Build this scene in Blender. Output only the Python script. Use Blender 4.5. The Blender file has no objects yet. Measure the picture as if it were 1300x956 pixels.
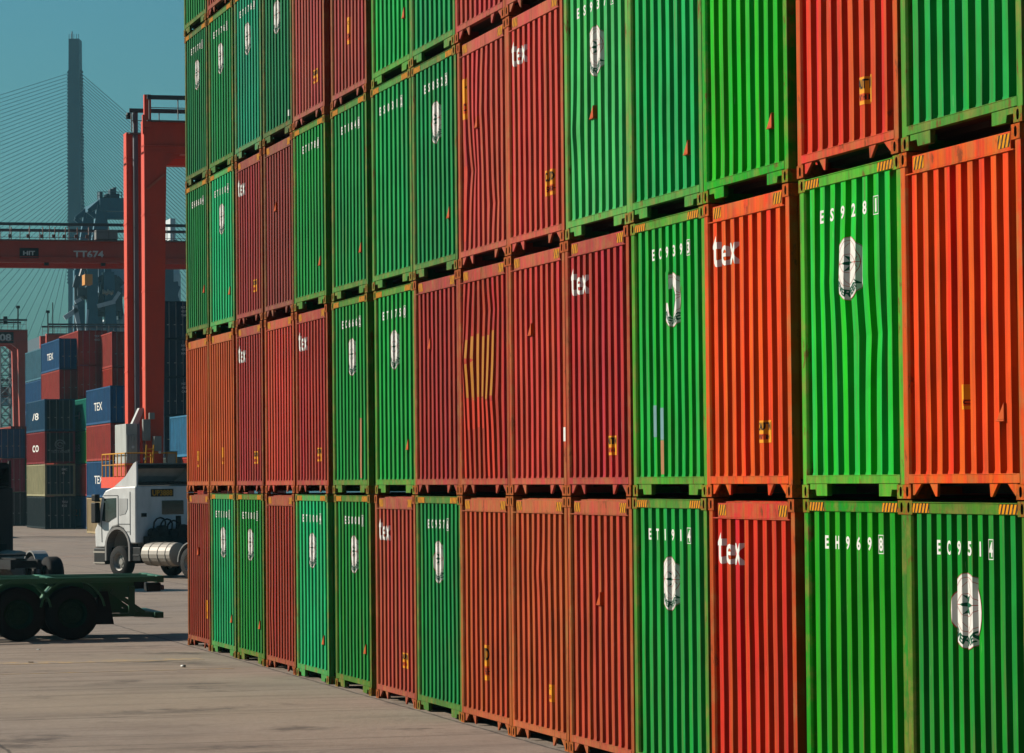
import bpy, bmesh, math, random
from mathutils import Vector, Matrix, noise
random.seed(7)
R = math.radians
scn = bpy.context.scene
col = scn.collection
USE_HAZE = True

# ------------------------------------------------------------------ camera
F, PIT, ROL, YAW = 4096.8, 0.031565, -0.00966, -1.302884
CAM = Vector((61.115, -10.322, 3.112))
r0 = Vector((math.cos(YAW), -math.sin(YAW), 0)); f0 = Vector((math.sin(YAW), math.cos(YAW), 0))
fw = f0*math.cos(PIT) + Vector((0, 0, math.sin(PIT))); up1 = -f0*math.sin(PIT) + Vector((0, 0, math.cos(PIT)))
cx = r0*math.cos(ROL) + up1*math.sin(ROL); cy = -r0*math.sin(ROL) + up1*math.cos(ROL)
cam = bpy.data.objects.new('camera', bpy.data.cameras.new('camera')); col.objects.link(cam)
m = Matrix.Identity(4)
for i in range(3):
    m[i][0], m[i][1], m[i][2], m[i][3] = cx[i], cy[i], -fw[i], CAM[i]
cam.matrix_world = m
cam.data.sensor_width = 36; cam.data.lens = F*36/1300
cam.data.clip_start = 0.5; cam.data.clip_end = 20000
scn.camera = cam

def at(px, D, py=613):
    """point at pixel column px (1300 wide photo), depth D along the view; returns world point for row py"""
    return CAM + fw*D + cx*((px-650)/F*D) + cy*((478-py)/F*D)
def zat(py, D):
    return at(650, D, py).z

# ------------------------------------------------------------------ helpers
def lin(c):
    return tuple(((v/255)/12.92 if v/255 <= .04045 else ((v/255+.055)/1.055)**2.4) for v in c[:3])
def C4(c, k=1.0):
    l = lin(c); return (l[0]*k, l[1]*k, l[2]*k, 1)

class MB:
    def __init__(s): s.v = []; s.f = []; s.m = []; s.mi = 0
    def add(s, vs, fs):
        b = len(s.v); s.v += [tuple(v) for v in vs]
        for f in fs: s.f.append([b+i for i in f]); s.m.append(s.mi)
        return s
    def box(s, x0, x1, y0, y1, z0, z1):
        return s.add([(x0,y0,z0),(x1,y0,z0),(x1,y1,z0),(x0,y1,z0),(x0,y0,z1),(x1,y0,z1),(x1,y1,z1),(x0,y1,z1)],
                     [(0,3,2,1),(4,5,6,7),(0,1,5,4),(1,2,6,5),(2,3,7,6),(3,0,4,7)])
    def prism(s, pts, a0, a1, axis='y'):
        n = len(pts)
        def P(p, a):
            if axis == 'y': return (p[0], a, p[1])
            if axis == 'x': return (a, p[0], p[1])
            return (p[0], p[1], a)
        vs = [P(p, a0) for p in pts] + [P(p, a1) for p in pts]
        fs = [tuple(range(n)), tuple(range(2*n-1, n-1, -1))] + [(i, i+n, (i+1) % n+n, (i+1) % n) for i in range(n)]
        return s.add(vs, fs)
    def tube(s, p, q, r, n=8, r2=None, cap=True):
        p, q = Vector(p), Vector(q); d = (q-p).normalized(); r2 = r if r2 is None else r2
        a = d.orthogonal().normalized(); b = d.cross(a)
        vs = [p+(a*math.cos(2*math.pi*i/n)+b*math.sin(2*math.pi*i/n))*r for i in range(n)]
        vs += [q+(a*math.cos(2*math.pi*i/n)+b*math.sin(2*math.pi*i/n))*r2 for i in range(n)]
        fs = [(i, (i+1) % n, (i+1) % n+n, i+n) for i in range(n)]
        if cap: fs += [tuple(range(n-1, -1, -1)), tuple(range(n, 2*n))]
        return s.add(vs, fs)
    def bar(s, p, q, w, h=None):
        """rectangular bar p->q"""
        h = h or w; p, q = Vector(p), Vector(q); d = (q-p).normalized()
        u = Vector((0,0,1)) if abs(d.z) < .95 else Vector((1,0,0))
        a = d.cross(u).normalized(); b = a.cross(d).normalized()
        vs = []
        for o in (p, q):
            for sa, sb in ((-1,-1),(1,-1),(1,1),(-1,1)): vs.append(o+a*sa*w/2+b*sb*h/2)
        return s.add(vs, [(0,1,2,3),(7,6,5,4),(0,4,5,1),(1,5,6,2),(2,6,7,3),(3,7,4,0)])
    def lathe(s, prof, n=24, axis='y', o=(0,0,0)):
        """prof: (radius, along)"""
        vs = []
        for i in range(n):
            c, t = math.cos(2*math.pi*i/n), math.sin(2*math.pi*i/n)
            for r, a in prof:
                if axis == 'y': vs.append((o[0]+r*c, o[1]+a, o[2]+r*t))
                elif axis == 'x': vs.append((o[0]+a, o[1]+r*c, o[2]+r*t))
                else: vs.append((o[0]+r*c, o[1]+r*t, o[2]+a))
        k = len(prof); fs = []
        for i in range(n):
            for j in range(k-1):
                fs.append((i*k+j, i*k+j+1, ((i+1) % n)*k+j+1, ((i+1) % n)*k+j))
        return s.add(vs, fs)
    def mesh(s, name, mats, smooth=False, bevel=0, merge=False):
        me = bpy.data.meshes.new(name); me.from_pydata(s.v, [], s.f)
        for i, p in enumerate(me.polygons): p.material_index = s.m[i]
        bm = bmesh.new(); bm.from_mesh(me)
        if merge or bevel: bmesh.ops.remove_doubles(bm, verts=bm.verts, dist=1e-5)
        bmesh.ops.recalc_face_normals(bm, faces=bm.faces)
        if bevel:
            es = [e for e in bm.edges if len(e.link_faces) == 2 and e.calc_face_angle(0) > .6]
            bmesh.ops.bevel(bm, geom=es, offset=bevel, segments=2, affect='EDGES', profile=.5)
        bm.to_mesh(me); bm.free()
        for x in (mats if isinstance(mats, (list, tuple)) else [mats]): me.materials.append(x)
        if smooth:
            for p in me.polygons: p.use_smooth = True
        return me
def inst(name, me, parent=None, color=None, loc=None, label=None):
    o = bpy.data.objects.new(name, me); col.objects.link(o)
    if parent: o.parent = parent
    if color is not None: o.color = color
    if loc: o.location = loc
    if label: o['label'] = label
    return o
def root(name, label, cat, loc=(0,0,0), rz=0, group=None):
    o = bpy.data.objects.new(name, None); col.objects.link(o); o.location = loc; o.rotation_euler = (0,0,rz)
    o['label'] = label; o['category'] = cat
    if group: o['group'] = group
    return o
def struct(name, me, kind='structure'):
    o = inst(name, me); o['kind'] = kind; return o
def copy_tree(o, parent=None):
    c = o.copy(); col.objects.link(c)
    if parent: c.parent = parent
    for ch in list(o.children): copy_tree(ch, c)
    return c
def walk(o):
    yield o
    for c in o.children: yield from walk(c)

# ------------------------------------------------------------------ materials
def newmat(name):
    ma = bpy.data.materials.new(name); ma.use_nodes = True
    nt = ma.node_tree; b = nt.nodes['Principled BSDF']
    return ma, nt, b
def N(nt, t, **k):
    n = nt.nodes.new(t)
    for a, v in k.items():
        if a in n.inputs.keys(): n.inputs[a].default_value = v
        else: setattr(n, a, v)
    return n
def mixc(nt, fac, a, b, mode='MIX'):
    n = nt.nodes.new('ShaderNodeMix'); n.data_type = 'RGBA'; n.blend_type = mode
    for s, v in ((0, fac), (6, a), (7, b)):
        if hasattr(v, 'links') or isinstance(v, bpy.types.NodeSocket): nt.links.new(v, n.inputs[s])
        else: n.inputs[s].default_value = v
    return n.outputs[2]
def ramp(nt, src, lo, hi, a=0.0, b=1.0):
    n = nt.nodes.new('ShaderNodeMapRange'); n.inputs[1].default_value = lo; n.inputs[2].default_value = hi
    n.inputs[3].default_value = a; n.inputs[4].default_value = b; nt.links.new(src, n.inputs[0]); return n.outputs[0]
def coords(nt, scale, rnd=True):
    tc = N(nt, 'ShaderNodeTexCoord'); mp = N(nt, 'ShaderNodeMapping'); mp.inputs['Scale'].default_value = scale
    nt.links.new(tc.outputs['Object'], mp.inputs['Vector'])
    if rnd:
        oi = N(nt, 'ShaderNodeObjectInfo'); ad = N(nt, 'ShaderNodeVectorMath', operation='ADD')
        ml = N(nt, 'ShaderNodeVectorMath', operation='SCALE'); ml.inputs[3].default_value = .37
        nt.links.new(oi.outputs['Location'], ml.inputs[0])
        nt.links.new(mp.outputs[0], ad.inputs[0]); nt.links.new(ml.outputs[0], ad.inputs[1])
        return ad.outputs[0]
    return mp.outputs[0]
def nz(nt, vec, scale, detail=4, rough=.6):
    n = N(nt, 'ShaderNodeTexNoise'); n.inputs['Scale'].default_value = scale; n.inputs['Detail'].default_value = detail
    n.inputs['Roughness'].default_value = rough; nt.links.new(vec, n.inputs['Vector']); return n.outputs[0]

def paint_mat(name, rust=.5, rough=.6, dirt=.42, spec=.06, fixed=None):
    ma, nt, b = newmat(name)
    if fixed: base = None
    oi = N(nt, 'ShaderNodeObjectInfo')
    base = oi.outputs['Color'] if not fixed else fixed
    v1 = coords(nt, (1, 1, 1)); v2 = coords(nt, (7, 7, .35)); v3 = coords(nt, (9, 3, .12))
    big = nz(nt, v1, 1.3, 5); streak = nz(nt, v2, 2.2, 6, .65); ribv = nz(nt, v3, 1.1, 2)
    # paint fading between ribs and over the height
    c = mixc(nt, ramp(nt, ribv, .35, .65, 0, .6), base, (.72, .80, .72, 1), 'MULTIPLY')
    hs = N(nt, 'ShaderNodeHueSaturation'); hs.inputs['Saturation'].default_value = 1.02
    nt.links.new(ramp(nt, ribv, .3, .7, .488, .512), hs.inputs['Hue']); nt.links.new(ramp(nt, big, .3, .7, .80, 1.12), hs.inputs['Value'])
    nt.links.new(c, hs.inputs['Color']); c = hs.outputs[0]
    c = mixc(nt, ramp(nt, streak, .46, .72, 0, dirt), c, (.09, .045, .022, 1))
    if rust > 1:
        pt = nz(nt, coords(nt, (1, 1, 1)), 3.5, 6, .7)
        c = mixc(nt, ramp(nt, pt, .48, .64, 0, .42), c, (.34, .18, .045, 1))
    tv = N(nt, 'ShaderNodeTexVoronoi'); tv.inputs['Scale'].default_value = 1.7; tv.inputs['Randomness'].default_value = 1
    nt.links.new(v1, tv.inputs['Vector']); sx = N(nt, 'ShaderNodeSeparateXYZ'); nt.links.new(tv.outputs['Color'], sx.inputs[0])
    c = mixc(nt, ramp(nt, sx.outputs[0], .82, .84, 0, .22), c, (.75, .75, .7, 1), 'MULTIPLY')
    c = mixc(nt, ramp(nt, nz(nt, coords(nt, (16, 16, .55)), 1.6, 5, .6), .60, .74, 0, .6), c, (.17, .065, .02, 1))
    # rust blooms
    sp = nz(nt, coords(nt, (1, 1, .45)), 5.0, 8, .72)
    c = mixc(nt, ramp(nt, sp, .70-.10*rust, .76-.10*rust, 0, .85), c, (.16, .045, .012, 1))
    # scratches / chalky scuffs
    sc = nz(nt, coords(nt, (14, 14, 1.2)), 3.0, 3, .5)
    c = mixc(nt, ramp(nt, sc, .73, .78, 0, .35), c, (.5, .42, .34, 1))
    nt.links.new(c, b.inputs['Base Color'])
    nt.links.new(ramp(nt, sp, .4, .7, rough-.07, rough+.25), b.inputs['Roughness'])
    b.inputs['Specular IOR Level'].default_value = spec
    bp = N(nt, 'ShaderNodeBump'); bp.inputs['Strength'].default_value = .22; bp.inputs['Distance'].default_value = .02
    nt.links.new(nz(nt, v1, 2.3, 5), bp.inputs['Height']); nt.links.new(bp.outputs[0], b.inputs['Normal'])
    return ma
def flat_mat(name, c, rough=.6, metal=0, spec=.12, var=.25, scale=3, emit=0):
    ma, nt, b = newmat(name)
    n = nz(nt, coords(nt, (1, 1, 1)), scale, 5)
    cc = mixc(nt, ramp(nt, n, .3, .75, 0, var), tuple(c)+(1,), (c[0]*.35, c[1]*.33, c[2]*.3, 1))
    nt.links.new(cc, b.inputs['Base Color']); b.inputs['Roughness'].default_value = rough
    b.inputs['Metallic'].default_value = metal; b.inputs['Specular IOR Level'].default_value = spec
    return ma
def object_col_mat(name, rough=.5, var=.3, spec=.3):
    ma, nt, b = newmat(name)
    oi = N(nt, 'ShaderNodeObjectInfo'); n = nz(nt, coords(nt, (1, 1, .4)), 2.5, 6)
    c = mixc(nt, ramp(nt, n, .35, .75, 0, var), oi.outputs['Color'], (.07, .045, .03, 1))
    nt.links.new(c, b.inputs['Base Color']); b.inputs['Roughness'].default_value = rough
    b.inputs['Specular IOR Level'].default_value = spec
    return ma
PAINT = paint_mat('container_paint', .35)
FRAME = paint_mat('frame_paint', 1.25, .6, .6)
YARD = paint_mat('yard_container_paint', .2, .6, .3)
OBJC = object_col_mat('plain_paint')
STEEL = object_col_mat('crane_paint', .5, .22)
WHITE = flat_mat('white_marking_paint', (.86, .83, .76), .6, var=.25, scale=9)
GREENINK = flat_mat('emblem_green', (.0, .11, .05), .6)
REDLINE = flat_mat('emblem_red_line', (.55, .06, .03), .6)
LABEL = flat_mat('label_orange_film', (.95, .36, .0), .5, var=.3, scale=7)
LABELRED = flat_mat('label_red_film', (.80, .08, .0), .5)
INK = flat_mat('black_ink', (.02, .015, .012), .6)
VENT = flat_mat('vent_orange', (.62, .085, .002), .6, var=.3)
RUBBER = flat_mat('tyre_rubber', (.018, .017, .016), .85, var=.5)
DARK = flat_mat('dark_steel', (.02, .02, .02), .6)
CHROME = flat_mat('tank_aluminium', (.46, .40, .33), .6, .2, .4, var=.2)
RIM = flat_mat('rim_steel', (.45, .42, .38), .5, .4, var=.4)
BEDROCK = flat_mat('underframe_dark', (.035, .022, .015), .8)
YELLOW = flat_mat('yellow_paint', (.80, .36, .01), .55, var=.4)
def glass_mat():
    ma, nt, b = newmat('window_glass'); b.inputs['Base Color'].default_value = (.02, .035, .03, 1)
    b.inputs['Roughness'].default_value = .06; b.inputs['Specular IOR Level'].default_value = .9; return ma
GLASS = glass_mat()
def lamp_red():
    return flat_mat('red_lens', (.6, .02, .01), .2)
LENS = flat_mat('red_lens', (.10, .008, .006), .3)
def casting_mat():
    ma, nt, b = newmat('rusty_casting')
    oi = N(nt, 'ShaderNodeObjectInfo'); n = nz(nt, coords(nt, (1, 1, 1)), 14, 6, .7)
    c = mixc(nt, ramp(nt, n, .40, .60, .25, 1), oi.outputs['Color'], (.30, .085, .012, 1))
    c = mixc(nt, ramp(nt, nz(nt, coords(nt, (1, 1, 1)), 30, 4), .5, .7, 0, .7), c, (.06, .025, .012, 1))
    nt.links.new(c, b.inputs['Base Color']); b.inputs['Roughness'].default_value = .85; b.inputs['Specular IOR Level'].default_value = .05; return ma
CAST = casting_mat()
def hazard_mat():
    ma, nt, b = newmat('hazard_tape')
    tc = N(nt, 'ShaderNodeTexCoord'); sp = N(nt, 'ShaderNodeSeparateXYZ'); nt.links.new(tc.outputs['Object'], sp.inputs[0])
    ad = N(nt, 'ShaderNodeMath', operation='MULTIPLY_ADD'); nt.links.new(sp.outputs['Z'], ad.inputs[0]); ad.inputs[1].default_value = -.45
    nt.links.new(sp.outputs['X'], ad.inputs[2])
    mo = N(nt, 'ShaderNodeMath', operation='PINGPONG'); nt.links.new(ad.outputs[0], mo.inputs[0]); mo.inputs[1].default_value = .035
    k = ramp(nt, mo.outputs[0], .0145, .0175)
    wear = nz(nt, coords(nt, (1, 1, 1)), 16, 5)
    c = mixc(nt, k, (.03, .02, .012, 1), (.75, .28, .0, 1))
    c = mixc(nt, ramp(nt, wear, .52, .66, 0, .7), c, (.22, .12, .03, 1))
    nt.links.new(c, b.inputs['Base Color']); b.inputs['Roughness'].default_value = .7; b.inputs['Specular IOR Level'].default_value = .05; return ma
HAZ = hazard_mat()
def patch_mat(name, c, keep=.15):
    return flat_mat(name, c, .6, var=.35, scale=5)
PY, PR = patch_mat('yellow_repaint', (.50, .17, .0)), patch_mat('red_repaint', (.62, .03, .0))
PGREY, PRUST = patch_mat('grey_primer', (.16, .33, .33)), patch_mat('rust_patch', (.42, .20, .08))

# ------------------------------------------------------------------ main wall containers
W, H, PITCH = 2.438, 2.896, 2.91
Y_OUT, Y_IN, PW = .016, .066, .125
def ribs(n):
    """profile break points of the corrugated end wall: list of (x, y)"""
    x0, x1 = PW, W-PW; p = (x1-x0)/(n+.50); fl = p*.44; sl = p*.11; g = p*.34
    pts = [(x0, Y_IN)]; x = x0+p*.38; centres = []
    while len(centres) < n:
        pts += [(x, Y_IN), (x+sl, Y_OUT), (x+sl+fl, Y_OUT), (x+2*sl+fl, Y_IN)]
        centres.append(x+sl+fl/2); x += p
    pts.append((x1, Y_IN)); return pts, centres, fl
def prof_y(pts, x):
    for (a, ya), (b, yb) in zip(pts, pts[1:]):
        if a <= x <= b+1e-7: return ya if b-a < 1e-9 else ya+(yb-ya)*(x-a)/(b-a)
    return Y_IN
def make_warp(seed, dents):
    off = Vector((seed*7.3, seed*3.1, seed*1.7))
    def warp(x, z):
        e = min(1, (x-PW)/.25, (W-PW-x)/.25, (z-.2)/.3, (H-.2-z)/.3); e = max(0, e)
        d = noise.noise(Vector((x*.9, z*.75, 0))+off)*.005*e + noise.noise(Vector((x*2.6, z*2.3, 4))+off)*.0022*e
        for dx, dz, rx, rz, a in dents:
            d += a*.6*math.exp(-((x-dx)/rx)**2-abs(z-dz)/rz*1.4)*e
        return d
    return warp
def conform(bm, pts, warp, lift):
    for bx, _ in pts:
        bmesh.ops.bisect_plane(bm, geom=bm.verts[:]+bm.edges[:]+bm.faces[:], dist=1e-6, plane_co=(bx, 0, 0), plane_no=(1, 0, 0))
    zs = [v.co.z for v in bm.verts]
    if zs:
        z = math.floor(min(zs)*8)/8
        while z < max(zs):
            bmesh.ops.bisect_plane(bm, geom=bm.verts[:]+bm.edges[:]+bm.faces[:], dist=1e-6, plane_co=(0, 0, z), plane_no=(0, 0, 1)); z += .125
    for v in bm.verts: v.co.y = prof_y(pts, v.co.x)+warp(v.co.x, v.co.z)-lift-v.co.y
_tc = {}
def text_bm(txt, size, bold=.0, sx=1):
    """flat text in the xz plane, lower left at origin; returns vertex/face lists and size"""
    key = (txt, size, bold, sx)
    if key in _tc: return _tc[key]
    cu = bpy.data.curves.new('t', 'FONT'); cu.body = txt; cu.size = size; cu.offset = bold; cu.resolution_u = 3
    ob = bpy.data.objects.new('t', cu); col.objects.link(ob); bpy.context.view_layer.update()
    me = bpy.data.meshes.new_from_object(ob.evaluated_get(bpy.context.evaluated_depsgraph_get()))
    vs = [(v.co.x*sx, v.co.y) for v in me.vertices]; fs = [tuple(p.vertices) for p in me.polygons]
    bpy.data.objects.remove(ob); bpy.data.meshes.remove(me); bpy.data.curves.remove(cu)
    if not vs: _tc[key] = ([], [], 0, 0); return _tc[key]
    mx, my = min(v[0] for v in vs), min(v[1] for v in vs)
    vs = [(a-mx, b-my) for a, b in vs]
    _tc[key] = (vs, fs, max(v[0] for v in vs), max(v[1] for v in vs)); return _tc[key]
def put_text(mb, txt, x, z, h, w=None, bold=.006, center=True, lay=0, rot=0, shear=0):
    vs, fs, tw, th = text_bm(txt, 1.0, bold, 1)
    if not vs: return
    s = h/th; sx = (w/tw) if w else s
    ox = -tw*sx/2 if center else 0
    out = []
    for a, b in vs:
        u, v = ox+a*sx+shear*b*s, b*s
        if rot: u, v = u*math.cos(rot)-v*math.sin(rot), u*math.sin(rot)+v*math.cos(rot)
        out.append((x+u, lay, z+v))
    mb.add(out, fs)
def rect(mb, x0, x1, z0, z1, lay=0): mb.add([(x0, lay, z0), (x1, lay, z0), (x1, lay, z1), (x0, lay, z1)], [(0, 1, 2, 3)])
def decal(name, mb, mats, pts, warp, parent, lift=.0035, label=None):
    me = bpy.data.meshes.new(name); me.from_pydata(mb.v, [], mb.f)
    for i, p in enumerate(me.polygons): p.material_index = mb.m[i]
    bm = bmesh.new(); bm.from_mesh(me); conform(bm, pts, warp, lift); bm.to_mesh(me); bm.free()
    for x in mats: me.materials.append(x)
    return inst(name, me, parent, label=label)

# shared meshes ------------------------------------------------------
def casting_me():
    mb = MB(); w, h, d = .162, .118, .178; n = 20; cxx, cz = w*.5, h*.5
    rx, rz = .026, .042
    ov, re = [], []
    for i in range(n):
        a = 2*math.pi*i/n+math.pi/n; c, s = math.cos(a), math.sin(a)
        ov.append((cxx+rx*abs(c)**.7*math.copysign(1, c), cz+rz*abs(s)**.9*math.copysign(1, s)))
        k = 1/max(abs(c), abs(s)); re.append((cxx+w/2*c*k, cz+h/2*s*k))
    vs = [(p[0], 0, p[1]) for p in re]+[(p[0], 0, p[1]) for p in ov]+[(p[0], .07, p[1]) for p in ov]+[(p[0], d, p[1]) for p in re]
    fs = []
    for i in range(n):
        j = (i+1) % n
        fs += [(i, j, j+n, i+n), (i+n, j+n, j+2*n, i+2*n), (i, i+3*n, j+3*n, j)]
    fs += [tuple(range(3*n-1, 2*n-1, -1)), tuple(range(3*n, 4*n))]
    mb.add(vs, fs); mb.m = [1 if (len(f) == n and min(f) >= 0 and i == len(fs)-2) or (i < len(fs)-2 and i % 3 == 1) else 0 for i, f in enumerate(fs)]
    return mb.mesh('corner_casting', [CAST, BEDROCK])  # hole walls and back coloured dark: shade painted into the recess
ME_CAST = casting_me()
def post_me():
    mb = MB(); mb.prism([(.004, .008), (PW-.02, .008), (PW, .03), (PW, .09), (.004, .09)], .118, H-.118, 'z'); return mb.mesh('corner_post', FRAME, bevel=.004)
ME_POST = post_me()
def post_me_r():
    mb = MB(); mb.prism([(W-.004, .008), (W-PW+.02, .008), (W-PW, .03), (W-PW, .09), (W-.004, .09)], .118, H-.118, 'z'); return mb.mesh('corner_post', FRAME, bevel=.004)
ME_POSTR = post_me_r()
def sill_me(kind):
    mb = MB(); mb.box(.10, W-.10, .004, .075, .128, .203)
    mb.box(.165, W-.165, .0, .02, .196, .204)
    return mb.mesh('bottom_sill', FRAME, bevel=.003)
ME_SILL = sill_me(0)
def lugs_me(kind):
    out = []
    for s in (0, 1):
        X = (lambda x: x) if not s else (lambda x: W-x)
        if kind == 'green':
            out.append(('lug', MB().prism([(X(.17), .127), (X(.60), .127), (X(.60), .018), (X(.33), .018), (X(.31), .075), (X(.17), .075)], .012, .06).mesh('lug', FRAME, bevel=.003)))
        else:
            out.append(('gusset', MB().prism([(X(.17), .127), (X(.36), .127), (X(.21), .03), (X(.17), .03)], .015, .04).mesh('gusset', FRAME, bevel=.003)))
            out.append(('gusset', MB().prism([(X(.53), .127), (X(.70), .127), (X(.685), .02), (X(.65), .02)], .015, .04).mesh('gusset', FRAME, bevel=.003)))
    return out
ME_LUG = {'green': lugs_me('green'), 'red': lugs_me('red')}
def header_me(kind):
    mb = MB()
    if kind == 'green':
        mb.box(.150, W-.150, .004, .07, H-.105, H-.014); mb.box(.165, W-.165, -.004, .02, H-.020, H-.012)
    else:
        mb.box(.27, W-.19, .008, .05, H-.185, H-.045); mb.box(.13, W-.13, .002, .07, H-.197, H-.186); mb.box(.165, W-.165, .1, .16, H-.2, H-.03)
    return mb.mesh('top_rail', FRAME, bevel=.003)
ME_HEAD = {'green': header_me('green'), 'red': header_me('red')}
def haz_me(kind, side):
    mb = MB()
    if kind == 'green': x0, x1 = (.17, .52) if side == 0 else (W-.52, W-.17); mb.box(x0, x1, .001, .003, H-.10, H-.024)
    else: x0, x1 = (.30, .52) if side == 0 else (W-.43, W-.20); mb.box(x0, x1, .005, .007, H-.165, H-.06)
    return mb.mesh('hazard_stripe', HAZ)
ME_HAZ = {(k, s): haz_me(k, s) for k in ('green', 'red') for s in (0, 1)}
LEN = 12.19
def side_me(flip):
    mb = MB(); y = .1; xs = (.02, .055); vs = []; fs = []
    k = 0
    while y < LEN-.15:
        for dy, d in ((0, 0), (.07, 0), (.105, 1), (.175, 1)):
            x = xs[d]; x = W-x if flip else x
            vs += [(x, y+dy, .17), (x, y+dy, H-.12)]
        y += .21+.07
    n = len(vs)//2
    fs = [(2*i, 2*i+2, 2*i+3, 2*i+1) for i in range(n-1)]
    mb.add(vs, fs)
    a, b = (.012, .07) if not flip else (W-.07, W-.012)
    mb.box(a, b, .18, LEN-.18, H-.12, H-.05); mb.box(a, b, .18, LEN-.18, .03, .17)
    return mb.mesh('side_wall', PAINT)
ME_SIDE = [side_me(False), side_me(True)]
def roof_me():
    mb = MB(); mb.box(.02, W-.02, .15, LEN-.05, H-.05, H-.025); return mb.mesh('roof', PAINT)
ME_ROOF = roof_me()
def under_me():
    mb = MB(); mb.box(.06, W-.06, .30, LEN-.1, .10, .165)
    for i in range(30): mb.box(.075, W-.075, .5+i*.39, .54+i*.39, .04, .1)
    mb.box(.07, W-.07, .066, .30, .150, .19)
    return mb.mesh('underframe', BEDROCK)
ME_UNDER = under_me()
def rear_me():
    mb = MB(); mb.box(.02, W-.02, LEN-.05, LEN, 0, H)
    for x in (.4, .9, 1.5, 2.0): mb.tube((x, LEN+.03, .1), (x, LEN+.03, H-.1), .02, 6)
    return mb.mesh('rear_doors', FRAME)
ME_REAR = rear_me()

def end_wall(nr, warp, kind, seed):
    pts, cen, fl = ribs(nr)
    z0 = .20; z1 = H-.10 if kind == 'green' else H-.19
    nzs = 30; vs = []; fs = []
    for j in range(nzs+1):
        z = z0+(z1-z0)*j/nzs
        for x, y in pts: vs.append((x, y+warp(x, z), z))
    n = len(pts)
    for j in range(nzs):
        for i in range(n-1): fs.append((j*n+i, j*n+i+1, (j+1)*n+i+1, (j+1)*n+i))
    # little chamfer foot of every rib where it is welded to the sill
    mb = MB(); mb.add(vs, fs)
    for c in cen: mb.add([(c-fl*.62, .012, z0+.001), (c+fl*.62, .012, z0+.001), (c+fl*.5, Y_OUT-.002, z0+.03), (c-fl*.5, Y_OUT-.002, z0+.03)], [(0, 1, 2, 3)])
    return mb.mesh('end_wall', PAINT), pts, cen, fl

def emblem(parent, pts, warp, cen, gi, zc, r, patched=False):
    """round emblem centred on the groove between rib gi and gi+1"""
    xc = (cen[gi]+cen[gi+1])/2 + random.uniform(-.01, .03)
    mb = MB(); n = 40
    mb.add([(xc+r*math.cos(2*math.pi*i/n), 0, zc+r*math.sin(2*math.pi*i/n)) for i in range(n)], [tuple(range(n))])
    mb.mi = 1; L = .0015; q = .004
    def ring(rr, w, a0=0, a1=2*math.pi, cxx=xc, czz=zc, sx=1.0):
        k = 28
        vs = []
        for i in range(k+1):
            a = a0+(a1-a0)*i/k
            vs += [(cxx+sx*(rr-w)*math.cos(a), L, czz+(rr-w)*math.sin(a)), (cxx+sx*rr*math.cos(a), L, czz+rr*math.sin(a))]
        mb.add(vs, [(2*i, 2*i+1, 2*i+3, 2*i+2) for i in range(k)])
    ring(r, .005); rg = r*.74; zg = zc+r*.16
    ring(rg, q, czz=zg); ring(rg, q, czz=zg, sx=.45)
    rect(mb, xc-rg, xc+rg, zg-.003, zg+.003, L); rect(mb, xc-.003, xc+.003, zg-rg, zg+rg, L)
    for s in (-1, 1): ring(rg*.98, q, R(20 if s > 0 else 200), R(160 if s > 0 else 340), czz=zg-s*rg*.55)
    mb.mi = 2; L2 = .003; st = []
    for i in range(16):
        a = math.pi*2*i/16; rr = r*.40 if i % 4 == 0 else (r*.36 if i % 4 == 2 else r*.17)
        st.append((xc+rr*math.sin(a), L2, zg+rr*math.cos(a)))
    mb.add(st+[(xc, L2, zg)], [(i, (i+1) % 16, 16) for i in range(16)])
    word = 'EVERGREEN'
    for i, ch in enumerate(word):
        a = R(-90+(i-4)*13); rr = r*.90
        put_text(mb, ch, xc+rr*math.cos(a), zc+rr*math.sin(a), r*.22, r*.17, .03, lay=L2, rot=a+math.pi/2)
    if patched:
        mb.mi = 3; k = []
        for i in range(18):
            a = 2*math.pi*i/18; k.append((xc-.015+.115*math.cos(a)*(1+.2*math.sin(3*a)), .0045, zc-.02+.185*math.sin(a)*(1+.12*math.sin(5*a+1))))
        mb.add(k, [tuple(range(18))])
        rect(mb, xc-.30, xc-.10, zc-.02, zc+.30, .0045)
    decal('emblem', mb, [WHITE, REDLINE, GREENINK, PAINT], pts, warp, parent, .004).color = parent['_c']
def serial(parent, pts, warp, cen, fl, txt, first, ztop):
    mb = MB(); h = .118
    for i, ch in enumerate(txt):
        k = first+i
        if k >= len(cen): break
        w = fl*.78 if ch not in '1I' else fl*.30
        put_text(mb, ch, cen[k], ztop-h, h, w, .03)
    k = first+len(txt)-1
    if k < len(cen):
        a, b = cen[k]-fl*.52, cen[k]+fl*.52; z0, z1 = ztop-h-.022, ztop+.022; t = .007
        rect(mb, a, b, z0, z0+t); rect(mb, a, b, z1-t, z1); rect(mb, a, a+t, z0, z1); rect(mb, b-t, b, z0, z1)
    decal('serial_number', mb, [WHITE], pts, warp, parent)
def texlogo(parent, pts, warp, cen, ztop):
    mb = MB(); h = .20; zb = ztop-.30
    put_text(mb, 't', cen[0]+.02, zb, .31, .17, .03)
    put_text(mb, 'e', cen[1]+.02, zb, .20, .19, .015)
    put_text(mb, 'x', cen[2]+.01, zb, .21, .20, .02)
    rect(mb, cen[0]+.09, cen[1]-.06, zb+.175, zb+.19); rect(mb, cen[0]+.09, cen[1]-.07, zb, zb+.014)
    decal('lettering', mb, [WHITE], pts, warp, parent)
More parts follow.
